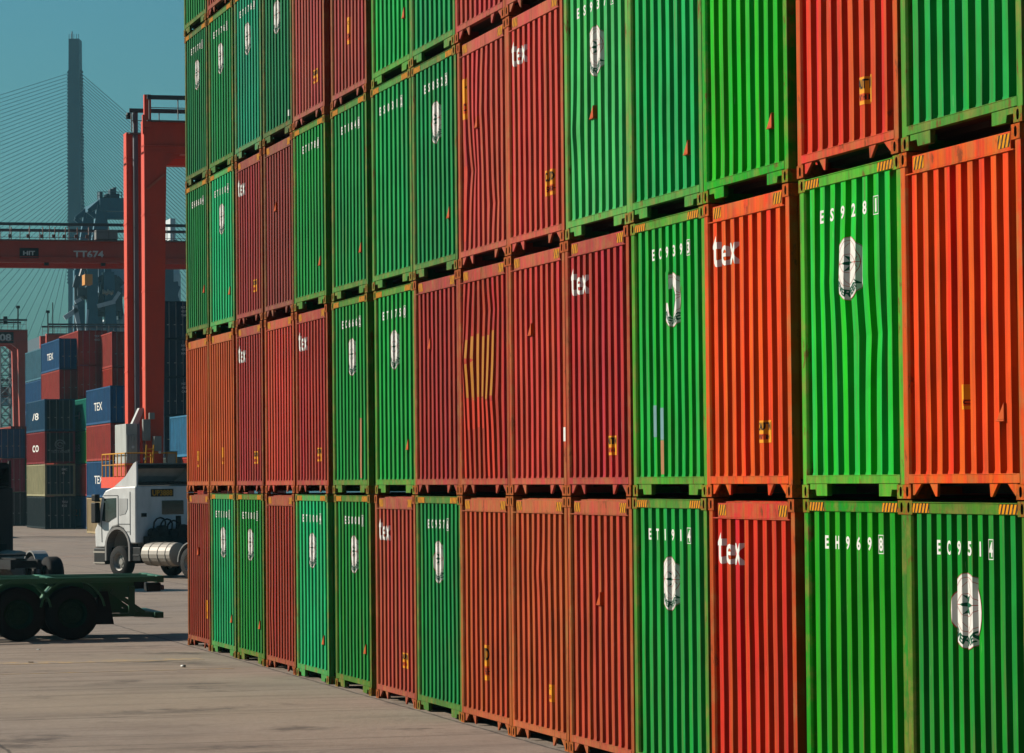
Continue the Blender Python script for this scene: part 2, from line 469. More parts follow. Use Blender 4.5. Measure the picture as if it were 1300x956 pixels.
def caution(parent, pts, warp, xc, zc, w=.38, h=.21, faint=False):
    mb = MB(); rect(mb, xc-w/2, xc+w/2, zc-h/2, zc+h/2)
    mb.mi = 1; rect(mb, xc-w*.36, xc+w*.30, zc-h*.36, zc-h*.10, .0015)
    mb.mi = 2
    if w > .25:
        put_text(mb, 'CAUTION', xc, zc+h*.06, h*.36, w*.92, .03, lay=.003); put_text(mb, "9'6\" HIGH", xc, zc-h*.34, h*.20, w*.72, .02, lay=.003)
    else:
        put_text(mb, 'CO', xc, zc-h*.3, h*.18, w*.6, .02, lay=.003); put_text(mb, 'C', xc+.02, zc+h*.22, h*.14, w*.3, .02, lay=.003)
    decal('caution_label', mb, [LABEL if not faint else PRUST, LABELRED, INK], pts, warp, parent)
def vent(parent, pts, warp, xc, z, s=.135):
    mb = MB(); y = min(warp(xc, z), 0)+Y_OUT
    mb.prism([(xc-s*.55, z), (xc+s*.45, z), (xc+s*.45, z+s)], y-.022, y+.03)
    mb.box(xc-s*.58, xc+s*.5, y-.026, y+.03, z-.012, z-.001)
    inst('vent', mb.mesh('vent', VENT, bevel=.004), parent)

X0 = [0, 2.539, 5.211, 7.83, 10.366, 13.238, 16.012, 18.46, 20.92, 23.385, 25.85, 28.312, 30.775, 33.442, 35.893]
# key: (col,row): dict(c=colour, k='g'|'r', t=serial, e=emblem, x=tex, l=[(x,z)...], v=[(x,z)])
D8 = [(.55, 1.5, .5, .8, -.07), (1.5, 1.1, .5, .5, .05), (.35, 2.3, .3, .3, .04)]
SPEC = {
(0,0): dict(c=(160,62,42), k='r', l=[(2.05,.75,.2,.34)], v=[(1.2,1.75)]),
(1,0): dict(c=(0,168,95), k='g', t='ET1101', e=1, v=[(2.05,.62)]),
(2,0): dict(c=(0,143,52), k='g', t='ET1011', e=1, v=[(2.05,.62)]),
(3,0): dict(c=(172,66,46), k='r', d=[(.4,.9,.35,.6,-.03)]),
(4,0): dict(c=(0,186,108), k='g', t='ET1004', e=1, v=[(2.05,.60)]),
(5,0): dict(c=(0,143,52), k='g', t='ES0081', e=1, v=[(2.05,.60)], n=9),
(6,0): dict(c=(186,76,58), k='r', x=.22, l=[(1.75,.62)]),
(7,0): dict(c=(0,145,66), k='g', t='EC9576', e=1, n=10),
(8,0): dict(c=(198,84,48), k='r', l=[(1.2,.82,.26,.44)]),
(9,0): dict(c=(204,90,52), k='r', d=[(1.3,2.0,.4,.5,-.03)], l=[(1.65,.62,.2,.2)]),
(10,0): dict(c=(200,80,52), k='r', v=[(1.22,1.72)]),
(11,0): dict(c=(0,162,60), k='g', t='ET1914', e=1, n=8),
(12,0): dict(c=(222,62,38), k='r', x=.45),
(13,0): dict(c=(0,166,0), k='g', t='EH9698', n=8, clean=1),
(14,0): dict(c=(0,150,42), k='g', t='EC9514', e=2, n=10),
(0,1): dict(c=(206,86,42), k='r', l=[(1.2,.62,.2,.3)]),
(1,1): dict(c=(206,90,46), k='r', l=[(1.3,.66,.2,.3)]),
(2,1): dict(c=(176,58,52), k='r', x=.3, l=[(1.75,.6)]),
(3,1): dict(c=(210,76,58), k='r'),
(4,1): dict(c=(186,60,52), k='r', x=.3, l=[(1.72,.6)]),
(5,1): dict(c=(15,152,60), k='g', t='EC6662', e=1, n=9, p=[(1.75,1.95,.2,1.1,PRUST)]),
(6,1): dict(c=(10,168,66), k='g', t='ET1750', e=1, v=[(2.0,.62)]),
(7,1): dict(c=(180,60,52), k='r', v=[(.88,1.95)]),
(8,1): dict(c=(192,62,48), k='r', d=[(.45,1.7,.4,.9,-.10), (1.6,1.2,.45,.6,-.06), (1.5,2.3,.4,.4,.04)], p=[(.5,1.8,1.2,2.0,PY), (.45,1.8,.85,1.25,PR), (1.25,1.8,.22,.85,PR), (.12,.45,.25,1.9,PR)]),
(9,1): dict(c=(214,76,60), k='r', v=[(.98,1.9)], p=[(W-.1,W-.02,.62,.78,WHITE)]),
(10,1): dict(c=(196,56,52), k='r', x=.25, l=[(1.72,.55)]),
(11,1): dict(c=(10,182,58), k='g', t='EC9393', e=1, n=9, patched=1, p=[(.62,1.15,.62,.95,PGREY), (.85,1.15,.22,.60,PRUST)]),
(12,1): dict(c=(255,84,26), k='r', x=.25, l=[(1.68,.62)], n=8),
(13,1): dict(c=(42,205,62), k='g', t='ES9281', e=1, n=8, d=[(1.1,1.9,.6,.6,-.05), (1.7,1.4,.4,.5,.05)]),
(14,1): dict(c=(255,84,12), k='r', n=9, l=[(1.30,.82,.15,.2)], v=[(2.02,.62)]),
(0,2): dict(c=(15,130,60), k='g', t='EH8684', v=[(2.0,.8)], n=9),
(1,2): dict(c=(0,188,112), k='g', t='ET1104', e=1, v=[(2.0,.62)]),
(2,2): dict(c=(165,60,55), k='r', x=.22, l=[(1.72,.62)]),
(3,2): dict(c=(152,66,58), k='r', v=[(1.02,1.75)]),
(4,2): dict(c=(12,156,66), k='g', v=[(2.0,.62)], n=9, t='ET1788'),
(5,2): dict(c=(12,152,70), k='g', v=[(2.0,.62)], n=9, t='ET1848'),
(6,2): dict(c=(0,165,78), k='g', t='ES0312', n=8),
(7,2): dict(c=(14,150,76), k='g', t='ES8523', e=1, n=9, v=[(2.0,.7)]),
(8,2): dict(c=(206,80,66), k='r', d=[(.5,1.2,.4,.6,.08), (1.2,1.9,.5,.8,-.05), (1.7,.7,.3,.4,.04)], l=[(.36,2.15,.24,.52)], v=[(1.02,1.72)], p=[(.25,.5,.3,1.3,PR)]),
(9,2): dict(c=(218,80,66), k='r', x=.3, l=[(1.85,.72,.38,.30)]),
(10,2): dict(c=(84,196,100), k='g', t='ES9374', e=1, n=8, v=[(1.1,1.28)], d=[(.4,1.2,.25,.5,-.05)]),
(11,2): dict(c=(0,182,82), k='g', n=8, v=[(1.95,.55)]),
(12,2): dict(c=(0,190,12), k='g', n=8, v=[(1.97,.55)], clean=1),
(13,2): dict(c=(236,70,42), k='r', n=8, l=[(1.64,.62,.36,.24)]),
(14,2): dict(c=(20,172,64), k='g', n=8),
(0,3): dict(c=(10,122,62), k='g', t='ET1701', e=1, n=9),
(1,3): dict(c=(10,144,70), k='g', t='ET1761', e=1),
(2,3): dict(c=(16,158,112), k='g', t='ET1760', e=1),
(3,3): dict(c=(10,126,72), k='g', e=1, p=[(2.1,2.22,.28,.38,WHITE)]),
(4,3): dict(c=(182,82,72), k='r', l=[(1.75,.66)]),
(5,3): dict(c=(176,76,66), k='r', l=[(1.2,1.05,.24,.4)]),
(6,3): dict(c=(0,178,76), k='g', n=8, v=[(2.0,.75)]),
(7,3): dict(c=(0,162,84), k='g', n=8),
(8,3): dict(c=(202,76,66), k='r'),
(9,3): dict(c=(200,76,66), k='r'),
(0,4): dict(c=(15,135,60), k='g'),
(1,4): dict(c=(165,66,50), k='r'),
}
ROWN = ['bottom row', 'second row up', 'third row up', 'fourth row up', 'top row']
ORD = ['first', 'second', 'third', 'fourth', 'fifth', 'sixth', 'seventh', 'eighth', 'ninth', 'tenth', 'eleventh', 'twelfth']
def colname(c):
    r, g, b = c
    if g > r: return 'pale green' if r > 60 else ('teal green' if b > 85 and g > 150 else ('bright green' if b < 20 else 'green'))
    return 'bright orange' if r > 250 else ('orange-red' if g > 80 or r > 205 else ('brownish red' if r < 175 else 'red'))
def place(c, side_only=False):
    if c == 14: return 'right-hand end stack'
    if c == 0: return 'left-hand end stack'
    return '%s stack from the left' % ORD[c] if c < 8 else '%s stack from the right' % ORD[14-c]
for (c, r), s in sorted(SPEC.items()):
    kind = 'green' if s['k'] == 'g' else 'red'
    feats = []
    if s.get('t') and r < 4: feats.append('numbered '+s['t'])
    if s.get('x'): feats.append('lettered tex')
    if s.get('patched'): feats.append('with scraped emblem')
    elif s.get('e') and not s.get('t'): feats.append('with white emblem')
    if c == 8 and r in (1, 2): feats.append('with buckled wall')
    if (c, r) == (14, 2): feats.append('without markings')
    lab = '%s container %s, %s, %s' % (colname(s['c']), ' '.join(feats), ROWN[r], place(c))
    lab = lab.replace(' ,', ',')
    rt = root('shipping_container', lab, 'container', (X0[c]+random.uniform(-.006, .006), random.uniform(-.012, .012), r*PITCH), 0, 'shipping containers stacked in the long wall')
    g = list(lin(s['c'])); hi = max(g); mn = 1.2 if kind == 'red' else .85; g = [min(1.3, v*.92) if v == hi else v*mn*.8 for v in g]; g[2] *= 1.5 if kind == 'green' else 1; cc = (*g, 1); rt['_c'] = cc
    if kind == 'green': fc = (g[0]*.8+.07*(0 if s.get('clean') else 1), g[1]*.78, g[2]*.55, 1)
    else: fc = (min(.9, g[0]*.85), g[1]*.9+.02, g[2]*.7, 1)
    seed = c*5+r+1
    warp = make_warp(seed, s.get('d', []))
    nr = s.get('n', 8 if kind == 'green' else (9 if c in (2, 4, 7, 8, 9) else 8))
    if kind == 'red' and 'n' not in s and c < 12: nr = 9
    me, pts, cen, fl = end_wall(nr, warp, kind, seed)
    inst('end_wall', me, rt, cc)
    inst('corner_post', ME_POST, rt, fc); inst('corner_post', ME_POSTR, rt, fc)
    for x in (0, W-.162):
        for z in (0, H-.118): inst('corner_casting', ME_CAST, rt, fc, (x, 0, z))
    hc = fc if kind == 'green' else (min(.85, g[0]*.95), g[1]*1.1+.015, g[2]*1.1+.01, 1)
    inst('bottom_sill', ME_SILL, rt, hc); [inst(nm_, q_, rt, hc) for nm_, q_ in ME_LUG[kind]]; inst('top_rail', ME_HEAD[kind], rt, hc)
    for sd in (0, 1): inst('hazard_stripe', ME_HAZ[kind, sd], rt)
    for q in ME_SIDE: inst('side_wall', q, rt, cc)
    inst('roof', ME_ROOF, rt, cc); inst('underframe', ME_UNDER, rt); inst('rear_doors', ME_REAR, rt, fc)
    first = 1 if nr <= 8 else 2
    if s.get('t'): serial(rt, pts, warp, cen, fl, s['t'], first, H-.32)
    if s.get('e'): emblem(rt, pts, warp, cen, (first+2 if nr <= 9 else first+2), H-.88, .285 if s['e'] == 1 else .31, s.get('patched'))
    if s.get('x'): texlogo(rt, pts, warp, cen, H-.34)
    for l in s.get('l', []): caution(rt, pts, warp, *l, faint=False)
    for v in s.get('v', []): vent(rt, pts, warp, *v)
    for (a, b_, z0, z1, mm) in s.get('p', []):
        # repaint laid on the raised ribs
        mb = MB()
        if mm in (PY, PR, PGREY, PRUST):
            for q in cen:
                if a <= q <= b_:
                    j0, j1 = random.uniform(-.04, .04), random.uniform(-.04, .04)
                    mb.add([(q-fl*.5, 0, z0+j0), (q+fl*.5, 0, z0+j0), (q+fl*.5, 0, z1+j1), (q-fl*.5, 0, z1+j1)], [(0, 1, 2, 3)])
        elif a > W-PW: inst('paint_splash', MB().box(a, b_, .005, .0075, z0, z1).mesh('paint_splash', mm), rt); continue
        else: rect(mb, a, b_, z0, z1)
        if mb.v: decal('repainted_patch', mb, [mm], pts, warp, rt, .002)

# ------------------------------------------------------------------ ground
def ground_z(x):
    t = min(1, max(0, (-x-55)/60)); return -.60*t*t*(3-2*t)
def ground_mat():
    ma, nt, b = newmat('worn_concrete')
    v = coords(nt, (1, 1, 1), False)
    big = nz(nt, v, .09, 4); mid = nz(nt, v, .6, 6, .65); fine = nz(nt, v, 9, 8, .75)
    c = mixc(nt, ramp(nt, mid, .3, .7), (.27, .20, .155, 1), (.40, .31, .245, 1))
    c = mixc(nt, ramp(nt, big, .4, .65, 0, .55), c, (.42, .31, .22, 1))
    c = mixc(nt, ramp(nt, fine, .45, .7, 0, .35), c, (.14, .10, .08, 1))
    # tyre and oil stains drawn out along the driving direction
    tr = nz(nt, coords(nt, (1.1, .11, 1), False), 1.6, 6, .7); c = mixc(nt, ramp(nt, tr, .50, .70, 0, .6), c, (.10, .072, .06, 1))
    st = nz(nt, coords(nt, (.5, .4, 1), False), 1.0, 5, .7); c = mixc(nt, ramp(nt, st, .57, .66, 0, .7), c, (.08, .055, .045, 1))
    # slab joints
    sep = N(nt, 'ShaderNodeSeparateXYZ'); tc = N(nt, 'ShaderNodeTexCoord'); nt.links.new(tc.outputs['Object'], sep.inputs[0])
    js = []
    for ax, per in (('X', 4.6), ('Y', 6.0)):
        w = N(nt, 'ShaderNodeMath', operation='MULTIPLY_ADD'); nt.links.new(nz(nt, v, 1.5, 4), w.inputs[0]); w.inputs[1].default_value = .10
        nt.links.new(sep.outputs[ax], w.inputs[2])
        pp = N(nt, 'ShaderNodeMath', operation='PINGPONG'); nt.links.new(w.outputs[0], pp.inputs[0]); pp.inputs[1].default_value = per/2
        js.append(ramp(nt, pp.outputs[0], .012, .035, 1, 0))
    mx = N(nt, 'ShaderNodeMath', operation='MAXIMUM'); nt.links.new(js[0], mx.inputs[0]); nt.links.new(js[1], mx.inputs[1])
    m2 = N(nt, 'ShaderNodeMath', operation='MULTIPLY'); nt.links.new(mx.outputs[0], m2.inputs[0]); m2.inputs[1].default_value = .75
    c = mixc(nt, m2.outputs[0], c, (.045, .032, .026, 1))
    nt.links.new(c, b.inputs['Base Color']); b.inputs['Roughness'].default_value = .85; b.inputs['Specular IOR Level'].default_value = .2
    bp = N(nt, 'ShaderNodeBump'); bp.inputs['Strength'].default_value = .5; bp.inputs['Distance'].default_value = .03
    nt.links.new(fine, bp.inputs['Height']); nt.links.new(bp.outputs[0], b.inputs['Normal'])
    return ma
GM = ground_mat()
mb = MB(); xs = [220, 100, 60, 20, 0, -20, -40, -55]+[-55-i*5 for i in range(1, 13)]+[-150, -250, -420]
ys = [-250, -60, -20, 0, 20, 60, 250]
vs = [(x, y, ground_z(x)) for x in xs for y in ys]; k = len(ys)
mb.add(vs, [(i*k+j, i*k+j+1, (i+1)*k+j+1, (i+1)*k+j) for i in range(len(xs)-1) for j in range(k-1)])
struct('ground', mb.mesh('ground', GM, smooth=True))
# river beyond the quay
ma, nt, b = newmat('river_water'); b.inputs['Base Color'].default_value = (.03, .05, .045, 1); b.inputs['Roughness'].default_value = .25
bp = N(nt, 'ShaderNodeBump'); bp.inputs['Strength'].default_value = .4; nt.links.new(nz(nt, coords(nt, (1, 1, 1), False), .4, 4), bp.inputs['Height']); nt.links.new(bp.outputs[0], b.inputs['Normal'])
struct('river', MB().add([(-420.1, -3000, -4), (-420.1, 3000, -4), (-7000, 3000, -4), (-7000, -3000, -4)], [(0, 1, 2, 3)]).mesh('river', ma))
mb = MB(); mb.box(-421, -420, -250, 250, -6, -.45); struct('quay_edge', mb.mesh('quay_edge', GM))
# worn yellow line across the apron
def worn_line(name, c, thr=.52):
    ma, nt, b = newmat(name)
    v = coords(nt, (1, 1, 1), False); f = ramp(nt, nz(nt, v, 3.2, 8, .75), thr-.09, thr+.09)
    cc = mixc(nt, f, c, (.27, .20, .155, 1)); nt.links.new(cc, b.inputs['Base Color']); b.inputs['Roughness'].default_value = .85
    return ma
YL = worn_line('worn_yellow_line', (.55, .32, .09, 1), .46); WL = worn_line('worn_white_line', (.5, .47, .42, 1), .56)
mb = MB(); mb.box(4.6, 5.3, -80, -.6, .0, .004)
struct('yellow_line', mb.mesh('yellow_line', YL))
mb = MB(); mb.box(8.0, 8.12, -80, -.6, .0, .004); struct('faded_yellow_line', mb.mesh('yellow_line', YL))
mb = MB(); mb.box(-88, -87.8, -60, 60, ground_z(-88)+.0, ground_z(-88)+.012); struct('white_line', mb.mesh('white_line', WL))

# litter
p = at(261, 55.0); g_ = (613, 0)
mb = MB(); mb.lathe([(.001, 0), (.022, 0), (.03, .08), (.027, .08), (.02, .004), (.001, .004)], 14, 'x'); mb.v = [(x, y, z*.7) for x, y, z in mb.v]
o = inst('paper_cup', mb.mesh('paper_cup', WHITE, smooth=True)); o.location = (7.3, -1.35, .022); o.rotation_euler = (0, 0, .6)
o['label'] = 'crushed white paper cup lying on the concrete near the container wall'; o['category'] = 'litter'
LEAF = flat_mat('dry_scrap', (.10, .06, .03), .9)
for (px, py, s_, lb) in ((48, 824, 1.0, 'small white paper scrap on concrete in front of the trailer wheel'), (38, 840, 1.3, 'dark flattened scrap lying on the worn yellow line')):
    D = 3.112*F/(py-612.5); p = at(px, D); mb = MB()
    pts_ = [(.05*s_*math.cos(a)*(1+.3*math.sin(a*3)), .035*s_*math.sin(a), .008+.006*math.sin(2*a)) for a in [i*math.pi/5 for i in range(10)]]
    mb.add(pts_+[(q[0], q[1], q[2]-.006) for q in pts_], [tuple(range(10)), tuple(range(19, 9, -1))]+[(i, i+10, (i+1) % 10+10, (i+1) % 10) for i in range(10)])
    o = inst('ground_scrap', mb.mesh('ground_scrap', WHITE if 'white' in lb else LEAF)); o.location = (p.x, p.y, .006); o['label'] = lb; o['category'] = 'litter'

# ------------------------------------------------------------------ yard containers (long axis along X)
def yard_meshes(h, L):
    out = {}
    mb = MB(); vs = []; x = -L+.1; k = 0
    while x < -.15:
        for dx, d in ((0, 0), (.07, 0), (.105, 1), (.175, 1)): vs += [(x+dx, .02+d*.036, .16), (x+dx, .02+d*.036, h-.12)]
        x += .28
    n = len(vs)//2
    mb.add(vs, [(2*i, 2*i+2, 2*i+3, 2*i+1) for i in range(n-1)])
    mb.box(-L+.06, -.06, .02+.045, W-.03, .10, h-.03)
    out['body'] = mb.mesh('body', YARD)
    mb = MB()
    for x in (-L, -.16):
        for y in (0, W-.16): mb.box(x, x+.16, y, y+.16, 0, h)
    mb.box(-L+.16, -.16, .0, .07, .02, .17); mb.box(-L+.16, -.16, .0, .07, h-.12, h-.02)
    mb.box(-.07, 0, .16, W-.16, .02, .17); mb.box(-.07, 0, .16, W-.16, h-.12, h-.02)
    out['frame'] = mb.mesh('frame', YARD)
    mb = MB()
    for y in (.17, W/2+.01): mb.box(-.055, -.02, y, y+W/2-.19, .18, h-.13)
    out['door'] = mb.mesh('door', YARD)
    mb = MB()
    for y in (.42, .95, 1.48, 2.0):
        mb.tube((.0, y, .1), (.0, y, h-.08), .022, 6)
        mb.box(-.02, .03, y-.16, y+.02, 1.05, 1.12)
    out['lock_bar'] = mb.mesh('lock_bar', RIM)
    return out
YM = {}
def yard_box(x, y, z, h, L, colr, lab, txt=None, endtxt=None, tcol=None, dcol_shade=None, logo=0):
    if (h, L) not in YM: YM[h, L] = yard_meshes(h, L)
    ym = YM[h, L]
    rt = root('yard_container', lab, 'container', (x, y, z), 0, 'containers stacked in the yard behind')
    cc = C4(colr, 1.0); fc = tuple(v*.8 for v in cc[:3])+(1,)
    inst('body', ym['body'], rt, cc); inst('frame', ym['frame'], rt, fc)
    inst('door', ym['door'], rt, C4(dcol_shade) if dcol_shade else cc); inst('lock_bar', ym['lock_bar'], rt, cc)  # some doors get a darker colour that paints in the end's shade
    if txt:
        mb = MB(); put_text(mb, txt, 0, 0, h*.22, L*.34, .01)
        me = mb.mesh('lettering', tcol or WHITE)
        inst('lettering', me, rt, loc=(-L*.5, .012, h*.38))
    if logo:
        mb = MB(); n = 24
        for ra, rb in ((.30, .38), (.12, .19)):
            vs = [(.034, 1.22+q*math.cos(2*math.pi*i/n)*1.15, h*.60+q*math.sin(2*math.pi*i/n)) for i in range(n) for q in (ra, rb)]
            mb.add(vs, [(2*i, 2*i+1, (2*i+3) % (2*n), (2*i+2) % (2*n)) for i in range(n-3)])
        vs, fs, tw, th = text_bm('TEXTAINER', 1, .02, 1); s_ = 1.5/tw; mb.add([(.034, .5+a*s_, h*.33+b*s_) for a, b in vs], fs)
        inst('logo', mb.mesh('logo', flat_mat('faded_logo_white', (.30, .32, .33))), rt)
    if endtxt:
        mb = MB(); k = len(endtxt)
        for i, t in enumerate(endtxt):
            vs, fs, tw, th = text_bm(t, 1, .02, 1); s = .17/th
            mb.add([(.034, 1.35+a*s*1.0, h*.80-.30*i+b*s) for a, b in vs], fs)
        inst('serial_lettering', mb.mesh('serial_lettering', WHITE), rt)
    return rt
BLUE, RED_, RED2, DBLUE, GRN, BEIGE, LBLUE, TEAL, BRN = (44,98,146), (190,76,66), (200,66,46), (18,45,70), (0,150,60), (206,178,138), (70,140,180), (10,140,120), (110,48,42)
def stack(px_edge, D, levels, L=12.19, zb=None):
    """px_edge = photo column where lit side meets the dark end (front corner)"""
    p = at(px_edge, D); z = ground_z(p.x)+.02 if zb is None else zb
    for lv in levels:
        h, colr, lab = lv[0], lv[1], lv[2]; kw = lv[3] if len(lv) > 3 else {}
        yard_box(p.x, p.y, z, h, L, colr, lab, **kw); z += h+.02
A, B = 2.59, 2.9
stack(140.5, 224, [(A, BEIGE, 'beige container at the foot of the stack left of the red crane leg'),
    (A, BLUE, 'lower dark blue container lettered TEX, on the beige one', dict(txt='TEX', endtxt=['TEX', '402', '45'])),
    (A, RED_, 'faded red container between the two blue TEX containers'),
    (A, BLUE, 'upper dark blue container lettered TEX, left of the crane leg', dict(txt='TEX', endtxt=['TE', '31', '7G']))])
stack(154, 236, [(A, (30,80,130), 'blue container low behind the crane wheels', dict(txt='2')), (A, RED_, 'red container low behind the crane wheels, on a blue one'),
    (A, (28,60,90), 'dark blue container on the red one behind the crane cabinet')], 6.06)
stack(110.5, 256, [(A, (40,80,130), 'blue container with pink mark, at the foot of the narrow stack', dict(txt='21', tcol=REDLINE)),
    (A, RED2, 'orange-red container under the bright green one'), (A, GRN, 'bright green container with white letters in the narrow stack', dict(txt='HIB')),
    (A, TEAL, 'turquoise container on top of the bright green one', dict(txt='H'))])
stack(57, 258, [(A, (20,40,46), 'dark container at the foot of the near dark stack', dict(endtxt=['TCU', '8 22'])), (A, (190,180,140), 'beige-sided container with dark teal doors, second up in the near dark stack', dict(endtxt=['EMC', '46'], dcol_shade=(18,50,56)) ),
    (A, (150,40,44), 'crimson-sided container with round logo on its dark doors', dict(txt='co', dcol_shade=(26,26,34), logo=1)), (A, (34,86,120), 'blue container topping the near dark stack', dict(txt='/8', dcol_shade=(20,38,50)))])
stack(100, 268, [(A, BRN, 'brown container at the foot of the tall stack'), (B, (36,70,110), 'blue container second in the tall stack'), (A, RED_, 'red container third in the tall stack'), (A, RED_, 'red container fourth in the tall stack'),
    (A+.1, RED_, 'faded red container just under the top of the tall stack'), (B, RED_, 'faded red container topping the tall stack', dict(endtxt=['TEX', '45G1']))])
stack(76, 268.6, [(A, BRN, 'brown container at the foot of the stack topped by blue'), (A, BRN, 'brown container second in the stack topped by blue'), (A, RED2, 'red container third in the stack topped by blue'), (A+.1, BLUE, 'blue container fourth in the stack topped by blue'),
    (A, RED_, 'red container right under the high blue TEX one'), (A, BLUE, 'high blue TEX container against the sky', dict(txt='TEX'))])
stack(143, 262, [(A, RED2, 'red container at the foot of the stack behind the crane leg'), (A, BLUE, 'blue container second behind the crane leg'), (A, BRN, 'brown container third behind the crane leg'), (A, BRN, 'brown container fourth behind the crane leg'),
    (A, RED2, 'red container fifth behind the crane leg'), (B, RED_, 'pinkish red container topping the stack behind the crane leg')])
stack(209, 246, [(B, DBLUE, 'navy container at the foot of the stack right of the crane'), (B, DBLUE, 'navy container second in the stack right of the crane'), (B, DBLUE, 'navy container third in the stack right of the crane', dict(endtxt=['ZCS', '8 1'])),
    (B, DBLUE, 'navy container fourth in the stack right of the crane', dict(endtxt=['NZ 8', '45G1', 'CAP'])), (B, DBLUE, 'navy container fifth in the stack right of the crane', dict(endtxt=['NK 8', '45G1', 'MAX'])), (B, DBLUE, 'navy container topping the stack right of the crane', dict(endtxt=['NZ 8', '4510', 'TARE']))])
stack(258, 193, [(A, BRN, 'brown container low beside the long wall, behind the truck'), (A, (205,70,56), 'red container under the light blue one, above the truck', dict(txt='I')), (A, LBLUE, 'light blue container just left of the long wall')])
stack(212, 200, [(A, (90,100,90), 'grey-green container half hidden behind the crane foot'), (A-.0, (80,92,86), 'grey container on the grey-green one behind the crane foot')], 6.06)
stack(14, 285, [(B, (60,50,40), 'brown container at the foot of the far left stack'), (B, (0,140,50), 'green container with white patch in the far left stack', dict(txt='0')), (B, (190,90,76), 'faded red container topping the far left stack')])
stack(30, 300, [(B, (30,60,30), 'dark green container foot of the leftmost rear stack'), (B, (28,52,34), 'dark green container second in the leftmost rear stack'), (B, BRN, 'maroon container topping the leftmost rear stack', dict(endtxt=['TTN', '22']))])
stack(-4, 280, [(B, (70,60,55), 'brown container cut by the left picture edge, lowest'), (B, (170,70,90), 'pinkish container cut by the left picture edge'), (A, (60,100,140), 'blue container cut by the left picture edge')])
stack(52.5, 300, [(A, BLUE, 'blue container lowest in the stack left of the TEX one'), (A, BRN, 'brown container second in the stack left of the TEX one'), (A, BLUE, 'blue container third in the stack left of the TEX one'), (A, BLUE, 'blue container fourth in the stack left of the TEX one'),
    (B, BLUE, 'blue container fifth in the stack left of the TEX one'), (B, (80,130,150), 'pale blue container topping the stack left of the TEX one')])

# ------------------------------------------------------------------ gantry cranes
CR = C4((240,64,12), 1.0)
def rail_mb(mb, p, q, h=1.0, step=2.4, r=.035, top=None):
    p, q = Vector(p), Vector(q); n = max(1, int((q-p).length/step)); u = Vector((0, 0, 1))
    for i in range(n+1):
        a = p.lerp(q, i/n); mb.tube(a, a+u*h, r, 5)
    mb.tube(p+u*h, q+u*h, top or r, 6); mb.tube(p+u*h*.52, q+u*h*.52, r*.7, 5)
SPAN, WB, ZT, ZB = 23.5, 5.56, 20.4, 18.9
def gantry(lab, loc, color, full=False):
    rt = root('gantry_crane', lab, 'crane', loc, 0, 'red rubber tyred gantry cranes')
    for sy in (0, 1):
        for sx in (0, 1):
            x1 = -sx*WB; mb = MB()
            # tapering box leg, vertical on its outer face
            w0, w1 = .78, 1.06
            if sy == 0: ya0, yb0, ya1, yb1 = 0, w0, 0, w1
            else: ya0, yb0, ya1, yb1 = SPAN-w0, SPAN, SPAN-w1, SPAN
            zt = ZB+.1
            mb.add([(x1-.95, ya0, 2.6), (x1, ya0, 2.6), (x1, yb0, 2.6), (x1-.95, yb0, 2.6), (x1-.95, ya1, zt), (x1, ya1, zt), (x1, yb1, zt), (x1-.95, yb1, zt)],
                   [(0,3,2,1),(4,5,6,7),(0,1,5,4),(1,2,6,5),(2,3,7,6),(3,0,4,7)])
            yi = yb1 if sy == 0 else ya1; d = 1 if sy == 0 else -1
            mb.prism([(yi, ZB), (yi, ZB-.55), (yi+d*.7, ZB)], x1-.8, x1-.15, 'x')
            for z in (5.2, 8.8, 12.4, 16.0): mb.box(x1-.97, x1+.02, ya0-.02, yb0+.02+.05*(z/18), z, z+.06)
            inst('leg', mb.mesh('leg', STEEL), rt, color)
        y = .1 if sy == 0 else SPAN-.9
        mb = MB(); mb.box(-WB-1.6, .9, y, y+.8, 1.75, 2.6); inst('sill_beam', mb.mesh('sill_beam', STEEL, bevel=.02), rt, color)
        for wx in (-WB-1.0, -WB+.8, -.9, .35):
            mb = MB(); mb.lathe([(.0, -.24), (.34, -.24), (.62, -.22), (.75, -.14), (.76, .14), (.62, .22), (.34, .24), (0, .24)], 20, 'y')
            inst('wheel', mb.mesh('wheel', RUBBER, smooth=True), rt, loc=(wx, y+.4, .76))
        mb = MB()
        for wx in (-WB-.1, -.25): mb.prism([(wx-1.1, .85), (wx+1.1, .85), (wx+.7, 1.75), (wx-.7, 1.75)], y+.28, y+.52)
        inst('bogie', mb.mesh('bogie', STEEL), rt, color)
    for sx in (0, 1):
        x1 = -sx*WB; mb = MB(); mb.box(x1-.9, x1-.05, -.0, SPAN, ZB, ZT); mb.box(x1-1.0, x1+.05, 0, SPAN, ZT, ZT+.07); mb.box(x1-1.0, x1+.05, 0, SPAN, ZB+.35, ZB+.39)
        inst('girder', mb.mesh('girder', STEEL), rt, color)
        mb = MB(); rail_mb(mb, (x1+.35, .2, ZT+.07), (x1+.35, SPAN-.2, ZT+.07), 1.05, 1.3, .03)
        mb.box(x1-.05, x1+.4, .1, SPAN-.1, ZT-.02, ZT+.03)
        inst('walkway_rail', mb.mesh('walkway_rail', STEEL), rt, (.16, .13, .12, 1))
        mb = MB(); mb.box(x1+.30, x1+.42, .1, SPAN-.1, ZT+1.0, ZT+1.2); inst('cable_tray', mb.mesh('cable_tray', OBJC), rt, (.06, .06, .065, 1))
    mb = MB(); mb.box(-WB-.3, -.6, 2.0, 4.8, ZT+.35, ZT+1.3); mb.box(-WB-.3, -WB, 1.8, 5, ZT+.1, ZT+.35); mb.box(-1, -.7, 1.8, 5, ZT+.1, ZT+.35)
    return rt
